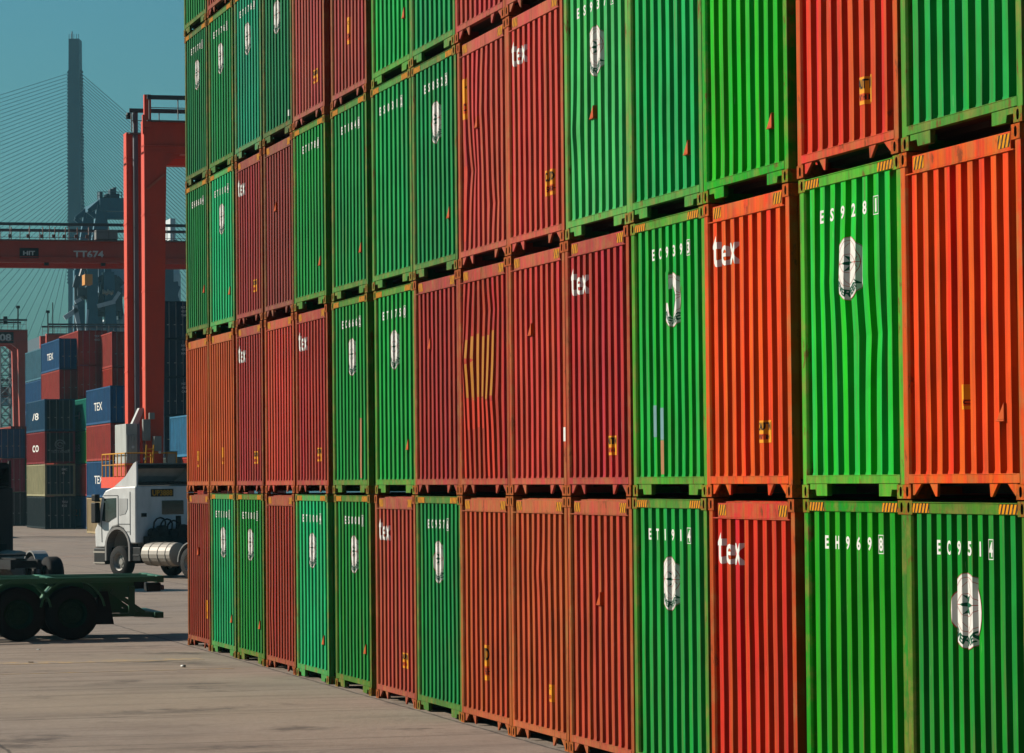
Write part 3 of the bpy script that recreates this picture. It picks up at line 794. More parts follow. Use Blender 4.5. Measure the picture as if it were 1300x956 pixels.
# near crane
pn = at(185.5, 151)
g1 = gantry('red gantry crane with tall bright-edged legs, nearest, behind the white truck', (pn.x, pn.y, ground_z(pn.x)), CR)
mb = MB(); mb.tube((-WB+.16, .42, 3.2), (-WB+.16, .42, 21.5), .13, 8); mb.box(-WB+.0, -WB+.3, .3, .5, 20.9, 21.5)
inst('conduit_pipe', mb.mesh('conduit_pipe', OBJC), g1, (.16, .13, .15, 1))
mb = MB(); mb.box(-.15, .15, .0, .32, ZB+1.2, ZT+1.25); mb.box(-.1, .12, -.08, 0, ZB+.9, ZT+.3); inst('bracket', mb.mesh('bracket', STEEL), g1, CR)
for z in (21.45,):
    mb = MB(); mb.lathe([(0, -.1), (.12, -.08), (.14, .1), (.09, .22), (0, .22)], 10, 'z'); inst('floodlight', mb.mesh('floodlight', DARK), g1, loc=(-WB+.1, .1, z-.25))
mb = MB(); mb.bar((.05, .95, 17.9), (.05, .12, 17.2), .10); mb.bar((-WB+.1, .9, 19.0), (-WB+.1, 1.6, 19.0), .07); mb.bar((.06, .02, 15.9), (.06, -.0, 3), .06)
inst('brace', mb.mesh('brace', STEEL), g1, (.75, .12, .04, 1))
# platform with engine cabinet, rails and ladder at the foot
mb = MB(); mb.box(-WB-1.2, .9, -1.15, 1.05, 3.55, 3.72); mb.box(-WB-1.2, .9, -1.15, -1.0, 3.2, 3.55); mb.box(-WB+.2, .7, -.9, .8, 2.6, 3.2); inst('platform', mb.mesh('platform', STEEL), g1, CR)
mb = MB(); rail_mb(mb, (.85, -1.1, 3.72), (.85, 1.3, 3.72), 1.1, .9, .03); rail_mb(mb, (-WB-1.1, -1.1, 3.72), (.85, -1.1, 3.72), 1.1, 1.2, .03)
inst('hand_rail', mb.mesh('hand_rail', YELLOW), g1)
mb = MB(); mb.box(-3.6, .3, -1.0, -.35, 3.74, 4.35); inst('cabinet_base', mb.mesh('cabinet_base', STEEL, bevel=.03), g1, (.75, .07, .03, 1))
mb = MB(); mb.box(-3.4, .1, -.95, -.42, 4.35, 6.2)
for i in range(4): mb.box(.1, .14, -.93+i*.13, -.84+i*.13, 4.5, 5.7)
inst('cabinet', mb.mesh('cabinet', OBJC, bevel=.02), g1, (.50, .50, .46, 1))
mb = MB(); mb.prism([(-.55, 6.2), (-.25, 6.2), (.05, 6.95), (-.2, 6.95)], -1.2, -.6, 'x'); inst('exhaust_duct', mb.mesh('exhaust_duct', OBJC), g1, (.6, .58, .54, 1))
mb = MB(); mb.box(.25, .9, .25, .6, 4.9, 5.6); mb.box(.2, .8, .9, 1.35, 4.2, 4.9); mb.box(.15, .5, -.2, .15, 5.4, 6.4); mb.box(.2, .5, .1, .35, 6.4, 6.7)
inst('junction_box', mb.mesh('junction_box', OBJC, bevel=.02), g1, (.30, .30, .27, 1))
mb = MB(); mb.tube((.95, -.12, 5.2), (.95, -.42, .4), .045, 6); mb.tube((.95, .22, 5.2), (.95, -.08, .4), .045, 6)
for i in range(14):
    t = i/13; mb.tube((.95, -.12-.3*t, 5.0-4.5*t), (.95, .22-.3*t, 5.0-4.5*t), .025, 5)
inst('ladder', mb.mesh('ladder', YELLOW), g1)
mb = MB(); mb.box(.3, .6, -.9, -.6, .8, 3.2); mb.box(.3, .6, .25, .45, .8, 3.2); mb.box(.5, .8, -1.05, -.95, 3.6, 4.2); inst('support_post', mb.mesh('support_post', STEEL), g1, (.75, .07, .03, 1))
for y in (-.75, -.2, .5):
    mb = MB(); mb.lathe([(0, -.03), (.06, -.03), (.07, .03), (0, .05)], 8, 'x'); inst('work_lamp', mb.mesh('work_lamp', WHITE), g1, loc=(.93, y, 4.35+abs(y)))
# second crane: girder across the upper left with its number
p2 = at(-67, 220)
g2 = gantry('red gantry crane whose girder reads TT674, crossing behind the near crane legs', (p2.x, p2.y, ground_z(p2.x)), C4((200,58,26)))
def crane_sign(g, px, D, txt, zc, h, wide=1.0, board=True):
    p = at(px, D); y = p.y-g.location.y
    vs, fs, tw, th = text_bm(txt, 1, .03, 1); s = h/th
    mb = MB(); mb.add([(-.035, y+a*s*wide, zc+b*s) for a, b in vs], fs)
    if board: mb.mi = 1; mb.box(-.048, -.040, y-.25, y+tw*s*wide+.25, zc-.2, zc+h+.2)
    inst('sign', mb.mesh('sign', [WHITE, DARK]), g)
crane_sign(g2, 102, 219.6, 'TT674', 19.22, .52, 1.15, False)
crane_sign(g2, 35, 219.6, 'HIT', 19.38, .30, 1.3)
mb = MB(); y = at(133, 219).y-p2.y; mb.box(-.6, .35, y, y+1.5, ZT+.1, ZT+.75); inst('electric_box', mb.mesh('electric_box', OBJC, bevel=.02), g2, (.22, .21, .2, 1))
for px_ in (2, 20, 44, 62, 78, 92, 108, 123):
    y = at(px_, 219).y-p2.y; mb = MB(); mb.tube((.3, y, ZT+.05), (.3, y, ZT+.9), .04, 5); mb.box(.26, .34, y-.2, y+.0, ZT+.15, ZT+.4)
    inst('walkway_fitting', mb.mesh('walkway_fitting', STEEL), g2, (.22, .08, .06, 1))
for px_ in (68, 144):
    y = at(px_, 219).y-p2.y; mb = MB(); mb.box(-.5, -.2, y-.15, y+.15, ZB-.2, ZB); inst('under_bracket', mb.mesh('under_bracket', DARK), g2)
# third / fourth / fifth
p3 = at(36, 352); g3 = gantry('dark red gantry crane at the left picture edge with mast on its corner', (p3.x, p3.y-SPAN, ground_z(p3.x)), C4((190,58,30)))
mb = MB(); mb.tube((-.3, SPAN-1.0, ZT), (-.3, SPAN-1.0, ZT+2.6), .08, 6); mb.box(-.4, -.2, SPAN-1.2, SPAN-.8, ZT+2.4, ZT+2.7)
for i in range(9): mb.box(-.6, .1, SPAN-9+i*.8, SPAN-8.6+i*.8, ZT+.7, ZT+1.5)
mb.box(-.2, .4, SPAN+.1, SPAN+.6, 14.2, 15.4)
inst('mast', mb.mesh('mast', DARK), g3)
crane_sign(g3, 0, 351.6, '08', 19.2, .8, 1.2)
p4 = at(60, 362); g4 = gantry('red gantry crane standing behind the tall container stack', (p4.x, p4.y, ground_z(p4.x)), C4((200,58,30)))
mb = MB(); mb.tube((-.3, .2, ZT), (-.3, .2, ZT+2.6), .08, 6); mb.tube((-.3, .75, ZT-5), (-.3, .75, ZT+3.6), .06, 6); mb.box(-.4, -.2, .0, .4, ZT+2.4, ZT+2.7); inst('mast', mb.mesh('mast', DARK), g4)
crane_sign(g4, 148, 361.6, 'TT67', 19.2, .6, 1.2)
p5 = at(-160, 490); g5 = gantry('farthest red gantry crane, its girder low behind the left stacks', (p5.x, p5.y, -2.5), C4((130,40,38)))

# ------------------------------------------------------------------ lattice tower at far left
def lattice(lab, px, D, z0, z1, w, colr, name='lattice_tower', cat='tower'):
    p = at(px, D); rt = root(name, lab, cat, (p.x, p.y, z0))
    mb = MB(); c = [(0, 0), (w, 0), (w, w), (0, w)]; H_ = z1-z0
    for x, y in c: mb.tube((x, y, 0), (x, y, H_), .10, 5)
    inst('upright', mb.mesh('upright', STEEL), rt, colr)
    mb = MB(); n = int(H_/w)
    for i in range(n):
        za, zb_ = H_*i/n, H_*(i+1)/n
        for j in range(4):
            a, b_ = c[j], c[(j+1) % 4]; mb.tube((*a, za), (*b_, zb_), .05, 4); mb.tube((*b_, za), (*a, zb_), .05, 4); mb.tube((*a, za), (*b_, za), .05, 4)
    inst('bracing', mb.mesh('bracing', STEEL), rt, colr); return rt
lattice('thin grey lattice mast at the left edge behind the dark red crane', 0, 400, -1, 21.5, 1.25, (.10, .13, .15, 1))

# ------------------------------------------------------------------ quay crane (blue)
QC = (.02, .13, .20, 1); QP = (.30, .46, .58, 1)
def quay_crane():
    D = 470; o_ = at(128, D); rt = root('quay_crane', 'blue ship-to-shore quay crane with pale machinery house and orange cab, behind the girder', 'crane', (o_.x, o_.y, -4))
    def L(px, py, dx=0): q = at(px, D, py)-o_; return Vector((dx, at(px, D).y-o_.y, zat(py, D)+4))
    def part(name, f, c, mat=STEEL):
        mb = MB(); f(mb); inst(name, mb.mesh(name, mat), rt, c)
    def fr(mb):
        for dx in (0, -14):
            mb.bar(L(131, 255, dx), L(118, 330, dx), 1.3, 1.3); mb.bar(L(133, 258, dx), L(139, 340, dx), .9, .9)
            mb.bar(L(118, 330, dx), L(114, 640, dx), 1.6, 1.6); mb.bar(L(139, 340, dx), L(152, 640, dx), 1.6, 1.6)
            mb.bar(L(128, 256, dx), L(113, 262, dx), .5); mb.bar(L(113, 262, dx), L(131, 275, dx), .6); mb.bar(L(131, 248, dx), L(114, 262, dx), .6); mb.bar(L(128, 283, dx), L(119, 293, dx), .5)
    part('frame', fr, QC)
    part('top_beam', lambda mb: (mb.bar(L(128, 254, -0), L(185, 254, 0), 1.6, 1.9), mb.bar(L(128, 254, -14), L(185, 254, -14), 1.6, 1.9), mb.bar(L(130, 251, 0), L(130, 251, -14), .8)), QC)
    def gear(mb):
        for px, h in ((131, 5), (136, 2), (140, 4), (145, 7), (149, 8), (153, 4)): mb.box(-3, -.5, L(px, 0).y-.2, L(px, 0).y+.25, L(px, 247).z, L(px, 247-h*2).z)
        mb.tube(L(148, 247, -1), L(148, 232, -1), .12, 5); mb.bar(L(140, 243, -1), L(153, 243, -1), .4); rail_mb(mb, L(126, 247), L(158, 247), 1.1, 2, .06)
    part('top_machinery', gear, (.03, .07, .10, 1))
    def house(mb): mb.box(-12, -2, L(129, 0).y, L(175, 0).y, L(0, 365).z, L(0, 332).z)
    part('machinery_house', house, QP)
    def win(mb):
        for px in (141, 152): mb.box(-2, -1.9, L(px, 0).y, L(px+2, 0).y, L(0, 347).z, L(0, 344).z)
    part('window', win, (.02, .03, .04, 1), OBJC)
    part('ladder_tower', lambda mb: [mb.box(-2.2, -1.4, L(121, 0).y, L(127.5, 0).y, L(0, 352-i*6).z, L(0, 356-i*6).z) for i in range(5)], (.55, .62, .66, 1))
    def cab(mb): mb.box(3, 6, L(101, 0).y, L(111, 0).y, L(0, 359).z, L(0, 346).z)
    part('cab', cab, (.80, .30, .02, 1), OBJC)
    def hang(mb):
        mb.tube(L(102, 346, 0), L(108, 326, 0), .22, 5); mb.tube(L(111, 346, 0), L(106, 326, 0), .22, 5); mb.tube(L(112, 346, 0), L(121, 332, 0), .22, 5); mb.tube(L(121, 346, 0), L(112, 330, 0), .2, 5)
        mb.bar(L(104, 373, 0), L(124, 348, 0), 1.3, 1.0); mb.bar(L(96, 358, 0), L(96, 410, 0), .35)
    part('hanger', hang, (.08, .10, .11, 1))
    def drum(mb):
        for a_, b_ in (((100, 345), (96, 360)), ((112, 372), (122, 352)), ((122, 352), (134, 346)), ((134, 346), (150, 347)), ((150, 347), (158, 356)), ((112, 372), (118, 382)), ((118, 382), (134, 388)), ((134, 388), (158, 386)), ((122, 352), (120, 388)), ((150, 347), (152, 388)), ((136, 346), (128, 388))):
            mb.bar(L(*a_), L(*b_), .9, .8)
        mb.box(-2, -.5, L(113, 0).y, L(120, 0).y, L(0, 420).z, L(0, 362).z); mb.box(-2, 1, L(98, 0).y, L(110, 0).y, L(0, 371).z, L(0, 360).z)
        mb.bar(L(120, 392, -1), L(160, 390, -1), .9, 1.1); mb.box(-2, 0, L(153, 0).y, L(158, 0).y, L(0, 400).z, L(0, 360).z)
    part('trolley_frame', drum, (.012, .05, .08, 1))
    def lightbits(mb):
        mb.bar(L(123, 384, 1.5), L(146, 378, 1.5), .6, .6); mb.bar(L(144, 378, 1.5), L(152, 366, 1.5), .5, .5)
        mb.bar(L(80, 399, 1), L(97, 388, 1), .6, .7); mb.bar(L(94, 379, 1), L(102, 375, 1), .6, .5); mb.bar(L(94, 383, 1), L(100, 416, 1), .6, .6); mb.tube(L(111, 388, 1), L(109, 416, 1), .15, 5)
    part('walkway', lightbits, (.48, .60, .66, 1))
    part('winch', lambda mb: [mb.tube(L(129+i*3, 366+(i % 2)*2, 2.1), L(131+i*3, 366, 2.1), .35+.1*(i % 2), 8) for i in range(5)], (.35, .33, .26, 1), OBJC)
    def rlegs(mb):
        mb.bar(L(222, 355, 0), L(222, 420, 0), 2.0, 1.5); mb.bar(L(212, 357, 0), L(232, 355, 0), .9, .9); mb.bar(L(233, 357, 0), L(229, 368, 0), .5); mb.bar(L(229, 368, 0), L(233, 380, 0), .5); mb.bar(L(216, 372, 0), L(219, 396, 0), .5)
        mb.box(-3, -.5, L(214, 0).y, L(227, 0).y, L(0, 358).z, L(0, 330).z)
    part('far_leg', rlegs, (.03, .10, .16, 1))
quay_crane()
# moored ship: white superstructure and hull behind the quay crane
def ship():
    D = 560; o_ = at(190, D); rt = root('moored_ship', 'white ship superstructure moored behind the quay crane', 'ship', (o_.x, o_.y, -4))
    y = lambda px: at(px, D).y-o_.y
    z = lambda py: zat(py, D)+4
    mb = MB(); mb.prism([(y(122), z(418)), (y(122), z(409)), (y(143), z(397)), (y(160), z(393)), (y(238), z(392)), (y(238), z(418))], -30, -2, 'x'); inst('deck_house', mb.mesh('deck_house', OBJC), rt, (.62, .63, .60, 1))
    mb = MB()
    for i, (a, b_, t, bb) in enumerate(((212, 238, 340, 392), (215, 238, 322, 340), (227, 234, 268, 322), (214, 236, 300, 306), (214, 236, 308, 313))): mb.box(-18-i, -4-i, y(a), y(b_), z(bb), z(t))
    inst('bridge_tower', mb.mesh('bridge_tower', OBJC), rt, (.75, .78, .78, 1))
    mb = MB(); put_text(mb, '525', 0, 0, z(297)-z(304), y(234)-y(215), .02)
    mb.v = [(-4, y(224.5)+x_, z(304)+z_) for x_, _, z_ in mb.v]; inst('lettering', mb.mesh('lettering', DARK), rt)
    mb = MB(); mb.box(-40, -2, y(60), y(300), 0, z(418)); inst('hull', mb.mesh('hull', OBJC), rt, (.05, .08, .11, 1))
    mb = MB()
    for px in range(125, 160, 4): mb.box(-2, -1.7, y(px), y(px)+.15, z(417), z(410-(px-122)*.45))
    inst('ribbing', mb.mesh('ribbing', OBJC), rt, (.4, .42, .42, 1))
ship()

# ------------------------------------------------------------------ bridge
def bridge():
    D = 1100; o_ = at(98.5, D); rt = root('cable_stayed_bridge', 'tall grey-blue cable-stayed bridge pylon with fans of stay cables, far behind the port', 'bridge', (o_.x, o_.y, -4))
    bl, bf = .60, .80
    dirv = (-r0*bl - f0*bf); dirr = (r0*bl + f0*bf)
    zt = zat(43, D)+4; yv = Vector((r0.x, r0.y, 0)); fv = Vector((f0.x, f0.y, 0))
    s = D/F
    def P(u, v, z): q = yv*u+fv*v; return (q.x, q.y, z)
    mb = MB(); w1, w0 = 6.7*s, 9.8*s; zz = zt
    vs = [P(-w0, -5, 0), P(w0, -5, 0), P(w0, 5, 0), P(-w0, 5, 0), P(-w1, -3.5, zz), P(w1, -3.5, zz), P(w1, 3.5, zz), P(-w1, 3.5, zz)]
    mb.add(vs, [(0,3,2,1),(4,5,6,7),(0,1,5,4),(1,2,6,5),(2,3,7,6),(3,0,4,7)])
    vs = [P(-w1-.5, -4, zz-6), P(w1+.5, -4, zz-6), P(w1+.5, 4, zz-6), P(-w1-.5, 4, zz-6), P(-w1-.5, -4, zz+.5), P(w1+.5, -4, zz+.5), P(w1+.5, 4, zz+.5), P(-w1-.5, 4, zz+.5)]
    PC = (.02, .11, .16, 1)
    inst('pylon', mb.mesh('pylon', OBJC), rt, PC)
    mb = MB()
    for k in range(62):
        z = zat(82+k*4.4, D)+4
        if z < 50: break
        for sg in (-1, 1):
            ww = w1+(w0-w1)*(1-z/zz); a = P(sg*ww, -.8, z); b_ = P(sg*(ww+.7), -.8, z-1); mb.tube(a, b_, .45, 5)
    for u in (-.9, -.5, 0, .5, .9): mb.tube(P(u*w1, -3.4, zz), P(u*w1, -3.4, zz+1.6), .12, 4)
    inst('anchor', mb.mesh('anchor', OBJC), rt, PC)
    mb = MB(); mb.tube(P(-w1*.6, 0, zz), P(-w1*.6, 0, zz+11*s), .25, 5); inst('lightning_rod', mb.mesh('lightning_rod', OBJC), rt, PC)
    zd = 36
    for side, dv, S, n in ((-1, dirv, 350, 50), (1, dirr, 215, 58)):
        mb = MB()
        for i in range(n):
            t = i/(n-1); za = zat(85+i*(4.4 if side < 0 else 3.9), D)+4
            if za < zd+5: break
            sd = S*((1-t)**1.0*.96+.04); ww = w1+(w0-w1)*(1-za/zz)
            a = Vector(P(side*ww*.9, 0, za)); b_ = Vector((dv.x*sd, dv.y*sd, zd)) + Vector(P(0, 0, 0))
            mb.tube(a, b_, .10 if side < 0 else .11, 4, cap=False)
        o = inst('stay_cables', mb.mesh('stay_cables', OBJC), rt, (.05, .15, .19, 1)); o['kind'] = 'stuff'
    mb = MB(); a = Vector((dirv.x*380, dirv.y*380, zd-1.5)); b_ = Vector((dirr.x*600, dirr.y*600, zd-1.5)); mb.bar(a, b_, 14, 3)
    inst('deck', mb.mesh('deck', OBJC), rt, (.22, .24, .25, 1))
bridge()

# ------------------------------------------------------------------ vehicles
def wheel_part(name, rt, loc, r=.52, w=.28, side=1, rimc=RIM, dual=False):
    mb = MB(); a = w/2
    mb.lathe([(r*.55, -a), (r*.93, -a), (r, -a*.7), (r, a*.7), (r*.93, a), (r*.55, a)], 28, 'y')
    o = inst(name, mb.mesh(name, RUBBER, smooth=True), rt, loc=loc)
    mb = MB(); f = side*a
    mb.lathe([(0, f*.45), (r*.20, f*.45), (r*.22, f*.30), (r*.42, f*.25), (r*.50, f*.8), (r*.56, f*.95), (r*.56, -f*.5), (0, -f*.5)], 24, 'y')
    for i in range(8):
        t = 2*math.pi*i/8; mb.tube((r*.32*math.cos(t), f*.28, r*.32*math.sin(t)), (r*.32*math.cos(t), f*.42, r*.32*math.sin(t)), .025, 6)
    inst('rim', mb.mesh('rim', rimc, smooth=False), o)
    return o
def tractor(lab, loc, rz, body, body_side=None, plate=True):
    """heading +x, left side +y, origin on the ground under the cab's front"""
    rt = root('truck_tractor', lab, 'truck', loc, rz)
    Wd = 1.22
    # cab shell: side profile
    prof = [(0, .98), (.03, 1.55), (-.10, 1.75), (-.34, 2.62), (-.55, 2.84), (-.95, 2.95), (-2.15, 2.98), (-2.15, 1.12), (-1.75, 1.12), (-1.68, 1.38), (-1.50, 1.60), (-1.2, 1.70), (-.92, 1.64), (-.68, 1.40), (-.56, 1.05), (-.5, .98)]
    prof = [(p[0], p[1]) for p in prof]
    mb = MB(); mb.prism(prof, -Wd, Wd, 'y')
    inst('cab', mb.mesh('cab', OBJC, bevel=.045), rt, body)
    s1 = Wd+.004
    # roof spoiler with side fins
    mb = MB(); mb.prism([(-.95, 2.96), (-2.12, 2.985), (-2.12, 3.78), (-1.98, 3.72), (-1.55, 3.3)], -Wd+.05, -Wd+.12, 'y'); mb.prism([(-.95, 2.96), (-2.12, 2.985), (-2.12, 3.78), (-1.98, 3.72), (-1.55, 3.3)], Wd-.12, Wd-.05, 'y')
    mb.add([(-.95, -Wd+.12, 2.965), (-.95, Wd-.12, 2.965), (-1.55, Wd-.12, 3.3), (-1.55, -Wd+.12, 3.3), (-1.98, Wd-.12, 3.72), (-1.98, -Wd+.12, 3.72)], [(0, 1, 2, 3), (3, 2, 4, 5)])
    inst('roof_spoiler', mb.mesh('roof_spoiler', OBJC), rt, body)
    mb = MB(); mb.box(-2.1, -1.98, -Wd+.13, Wd-.13, 3.55, 3.68); mb.box(-2.18, -2.0, -Wd+.15, Wd-.15, 3.02, 3.12); inst('roof_bar', mb.mesh('roof_bar', DARK), rt)
    for sd in (1, -1):
        def sp(pts_, t=.006, o=0): 
            q = MB(); q.prism(pts_, sd*(s1+o), sd*(s1+o+t), 'y'); return q
        q = sp([(-.36, 1.86), (-.50, 2.58), (-1.12, 2.60), (-1.12, 1.98), (-.85, 1.88), (-.7, 1.80)]); inst('side_window', q.mesh('side_window', GLASS), rt)
        q = sp([(-1.28, 2.03), (-1.28, 2.58), (-1.72, 2.58), (-1.72, 2.25), (-1.6, 2.08)]); inst('sleeper_window', q.mesh('sleeper_window', OBJC), rt, tuple(v*.62 for v in body[:3])+(1,))
        # black door seams
        q = MB()
        for a, b_ in (((-1.22, 1.66), (-1.22, 2.68)), ((-.36, 1.15), (-.34, 1.85)), ((-1.22, 2.68), (-.45, 2.68)), ((-1.85, 1.4), (-1.85, 2.8)), ((-1.22, 1.75), (-1.85, 1.75)), ((-1.22, 1.5), (-1.85, 1.5))):
            q.bar((a[0], sd*(s1+.002), a[1]), (b_[0], sd*(s1+.002), b_[1]), .012)
        inst('door_seam', q.mesh('door_seam', DARK), rt)
        q = MB(); q.box(-.30, -.05, sd*(Wd+.02), sd*(Wd+.22), 1.78, 2.45) ; q.bar((-.3, sd*Wd, 2.5), (-.15, sd*(Wd+.15), 2.5), .05); q.box(-.32, -.1, sd*(Wd+.04), sd*(Wd+.24), 2.5, 2.72)
        inst('mirror', q.mesh('mirror', DARK, bevel=.03), rt)
        q = MB(); arc = [(-1.2+.66*math.cos(R(a)), 1.0+.66*math.sin(R(a))) for a in range(0, 181, 15)]+[(-1.2+.58*math.cos(R(a)), 1.0+.58*math.sin(R(a))) for a in range(180, -1, -15)]
        q.prism(arc, sd*(Wd-.3), sd*(Wd+.03), 'y'); q.box(-.62, -.54, sd*(Wd-.2), sd*(Wd+.03), .55, 1.0); q.box(-1.86, -1.78, sd*(Wd-.2), sd*(Wd+.03), .55, 1.0)
        inst('wheel_arch', q.mesh('wheel_arch', OBJC), rt, (.30, .28, .26, 1))
        wheel_part('front_wheel', rt, (-1.2, sd*(Wd-.18), .52), .52, .3, sd)
        wheel_part('rear_wheel', rt, (-4.9, sd*(Wd-.20), .52), .52, .4, sd)
        wheel_part('rear_wheel', rt, (-6.2, sd*(Wd-.20), .52), .52, .4, sd)
        q = MB(); q.lathe([(0, -.75), (.36, -.75), (.38, -.72), (.38, .72), (.36, .75), (0, .75)], 20, 'x')
        for a in (-.5, -.1, .35): q.lathe([(.385, a), (.395, a), (.395, a+.06), (.385, a+.06)], 20, 'x')
        inst('fuel_tank', q.mesh('fuel_tank', CHROME, smooth=False), rt, loc=(-3.15, sd*.86, .78))
        q = MB(); arc = [(-4.9+.64*math.cos(R(a)), .55+.64*math.sin(R(a))) for a in range(0, 181, 15)]+[(-4.9+.60*math.cos(R(a)), .55+.60*math.sin(R(a))) for a in range(180, -1, -15)]
        q.prism(arc, sd*(Wd-.42), sd*Wd, 'y'); inst('mudguard', q.mesh('mudguard', OBJC), rt, (.35, .34, .32, 1))
        q = MB(); q.box(-2.35, -1.9, sd*(Wd-.35), sd*(Wd-.02), .55, 1.0); q.box(-2.3, -1.95, sd*(Wd-.34), sd*Wd, .72, .76); inst('step_box', q.mesh('step_box', DARK, bevel=.02), rt)
    mb = MB(); mb.box(-.52, .10, -Wd, Wd, .42, .97); inst('bumper', mb.mesh('bumper', DARK, bevel=.05), rt)
    mb = MB(); mb.box(-.5, .112, -Wd-.005, Wd+.005, .80, .86); mb.box(-.5, .112, -Wd-.005, Wd+.005, .45, .5); inst('bumper_trim', mb.mesh('bumper_trim', CHROME), rt)
    mb = MB(); mb.add([(-.085, -1.05, 1.80), (-.085, 1.05, 1.80), (-.335, 1.05, 2.58), (-.335, -1.05, 2.58)], [(0, 1, 2, 3)]); mb.v = [(x+.012, y, z) for x, y, z in mb.v]; inst('windscreen', mb.mesh('windscreen', GLASS), rt)
    mb = MB(); mb.box(-7.0, -1.0, -.45, -.33, .72, .98); mb.box(-7.0, -1.0, .33, .45, .72, .98)
    for x in (-2.6, -3.9, -5.5, -6.9): mb.box(x, x+.1, -.33, .33, .75, .95)
    inst('chassis', mb.mesh('chassis', DARK), rt)
    mb = MB(); mb.lathe([(0, 0), (.5, 0), (.5, .06), (0, .06)], 20, 'z'); inst('fifth_wheel', mb.mesh('fifth_wheel', DARK), rt, loc=(-5.4, 0, 1.05))
    # back of cab
    mb = MB(); mb.box(-2.166, -2.155, -.75, .15, 2.05, 2.5); inst('rear_window', mb.mesh('rear_window', GLASS, bevel=.004), rt)
    mb = MB(); mb.box(-2.162, -2.152, .78, 1.0, 1.98, 2.10); inst('rear_vent', mb.mesh('rear_vent', DARK), rt)
    mb = MB()
    vs, fs, tw, th = text_bm('UP3888', 1, .03, 1); s = .19/th
    mb.mi = 1; mb.add([(-2.166, .55-a*s*1.05, 2.66+b_*s) for a, b_ in vs], fs)
    mb.mi = 0; mb.box(-2.160, -2.152, .60-tw*s*1.05-.1, .60, 2.63, 2.88)
    if plate: inst('number_plate', mb.mesh('number_plate', [INK, YELLOW]), rt)
    # air tanks, hoses and exhaust behind the cab
    mb = MB(); mb.box(-2.5, -2.2, -.9, .95, 1.0, 1.35); mb.tube((-2.45, -.3, 1.3), (-2.45, -.3, 2.0), .09, 8)
    prev = None
    for j in range(3):
        prev = None
        for i in range(11):
            t = i/10; q_ = Vector((-2.3-.25*math.sin(t*math.pi), .5-.28*j+.25*math.sin(t*6), 1.2+.75*math.sin(t*math.pi)-.05*j))
            if prev is not None: mb.tube(prev, q_, .028, 6)
            prev = q_
    for (y, z, r_) in ((.7, 1.45, .16), (.35, 1.5, .2), (-.5, 1.5, .22), (-.1, 1.42, .16)): mb.lathe([(0, -.15), (r_, -.12), (r_, .12), (0, .15)], 12, 'x', (-2.4, y, z))
    inst('air_tanks', mb.mesh('air_tanks', DARK), rt)
    return rt
def ground_at(px, D):
    p = at(px, D); return Vector((p.x, p.y, ground_z(p.x)))
# white tractor: heading away and to the left of the view direction
phi = R(38)
view_dir = (at(160, 100)-CAM); va = math.atan2(view_dir.y, view_dir.x)
tp = ground_at(133+25, 107)
tractor('white truck tractor with roof spoiler facing left, beside the container wall', tp, va+phi, (.92, .90, .86, 1))
tp = ground_at(-62, 96)
tractor('black truck tractor in shade at the left edge behind the green trailer', tp, va+R(20), (.012, .012, .013, 1), plate=False)  # near-black body colour paints in the shade on this truck

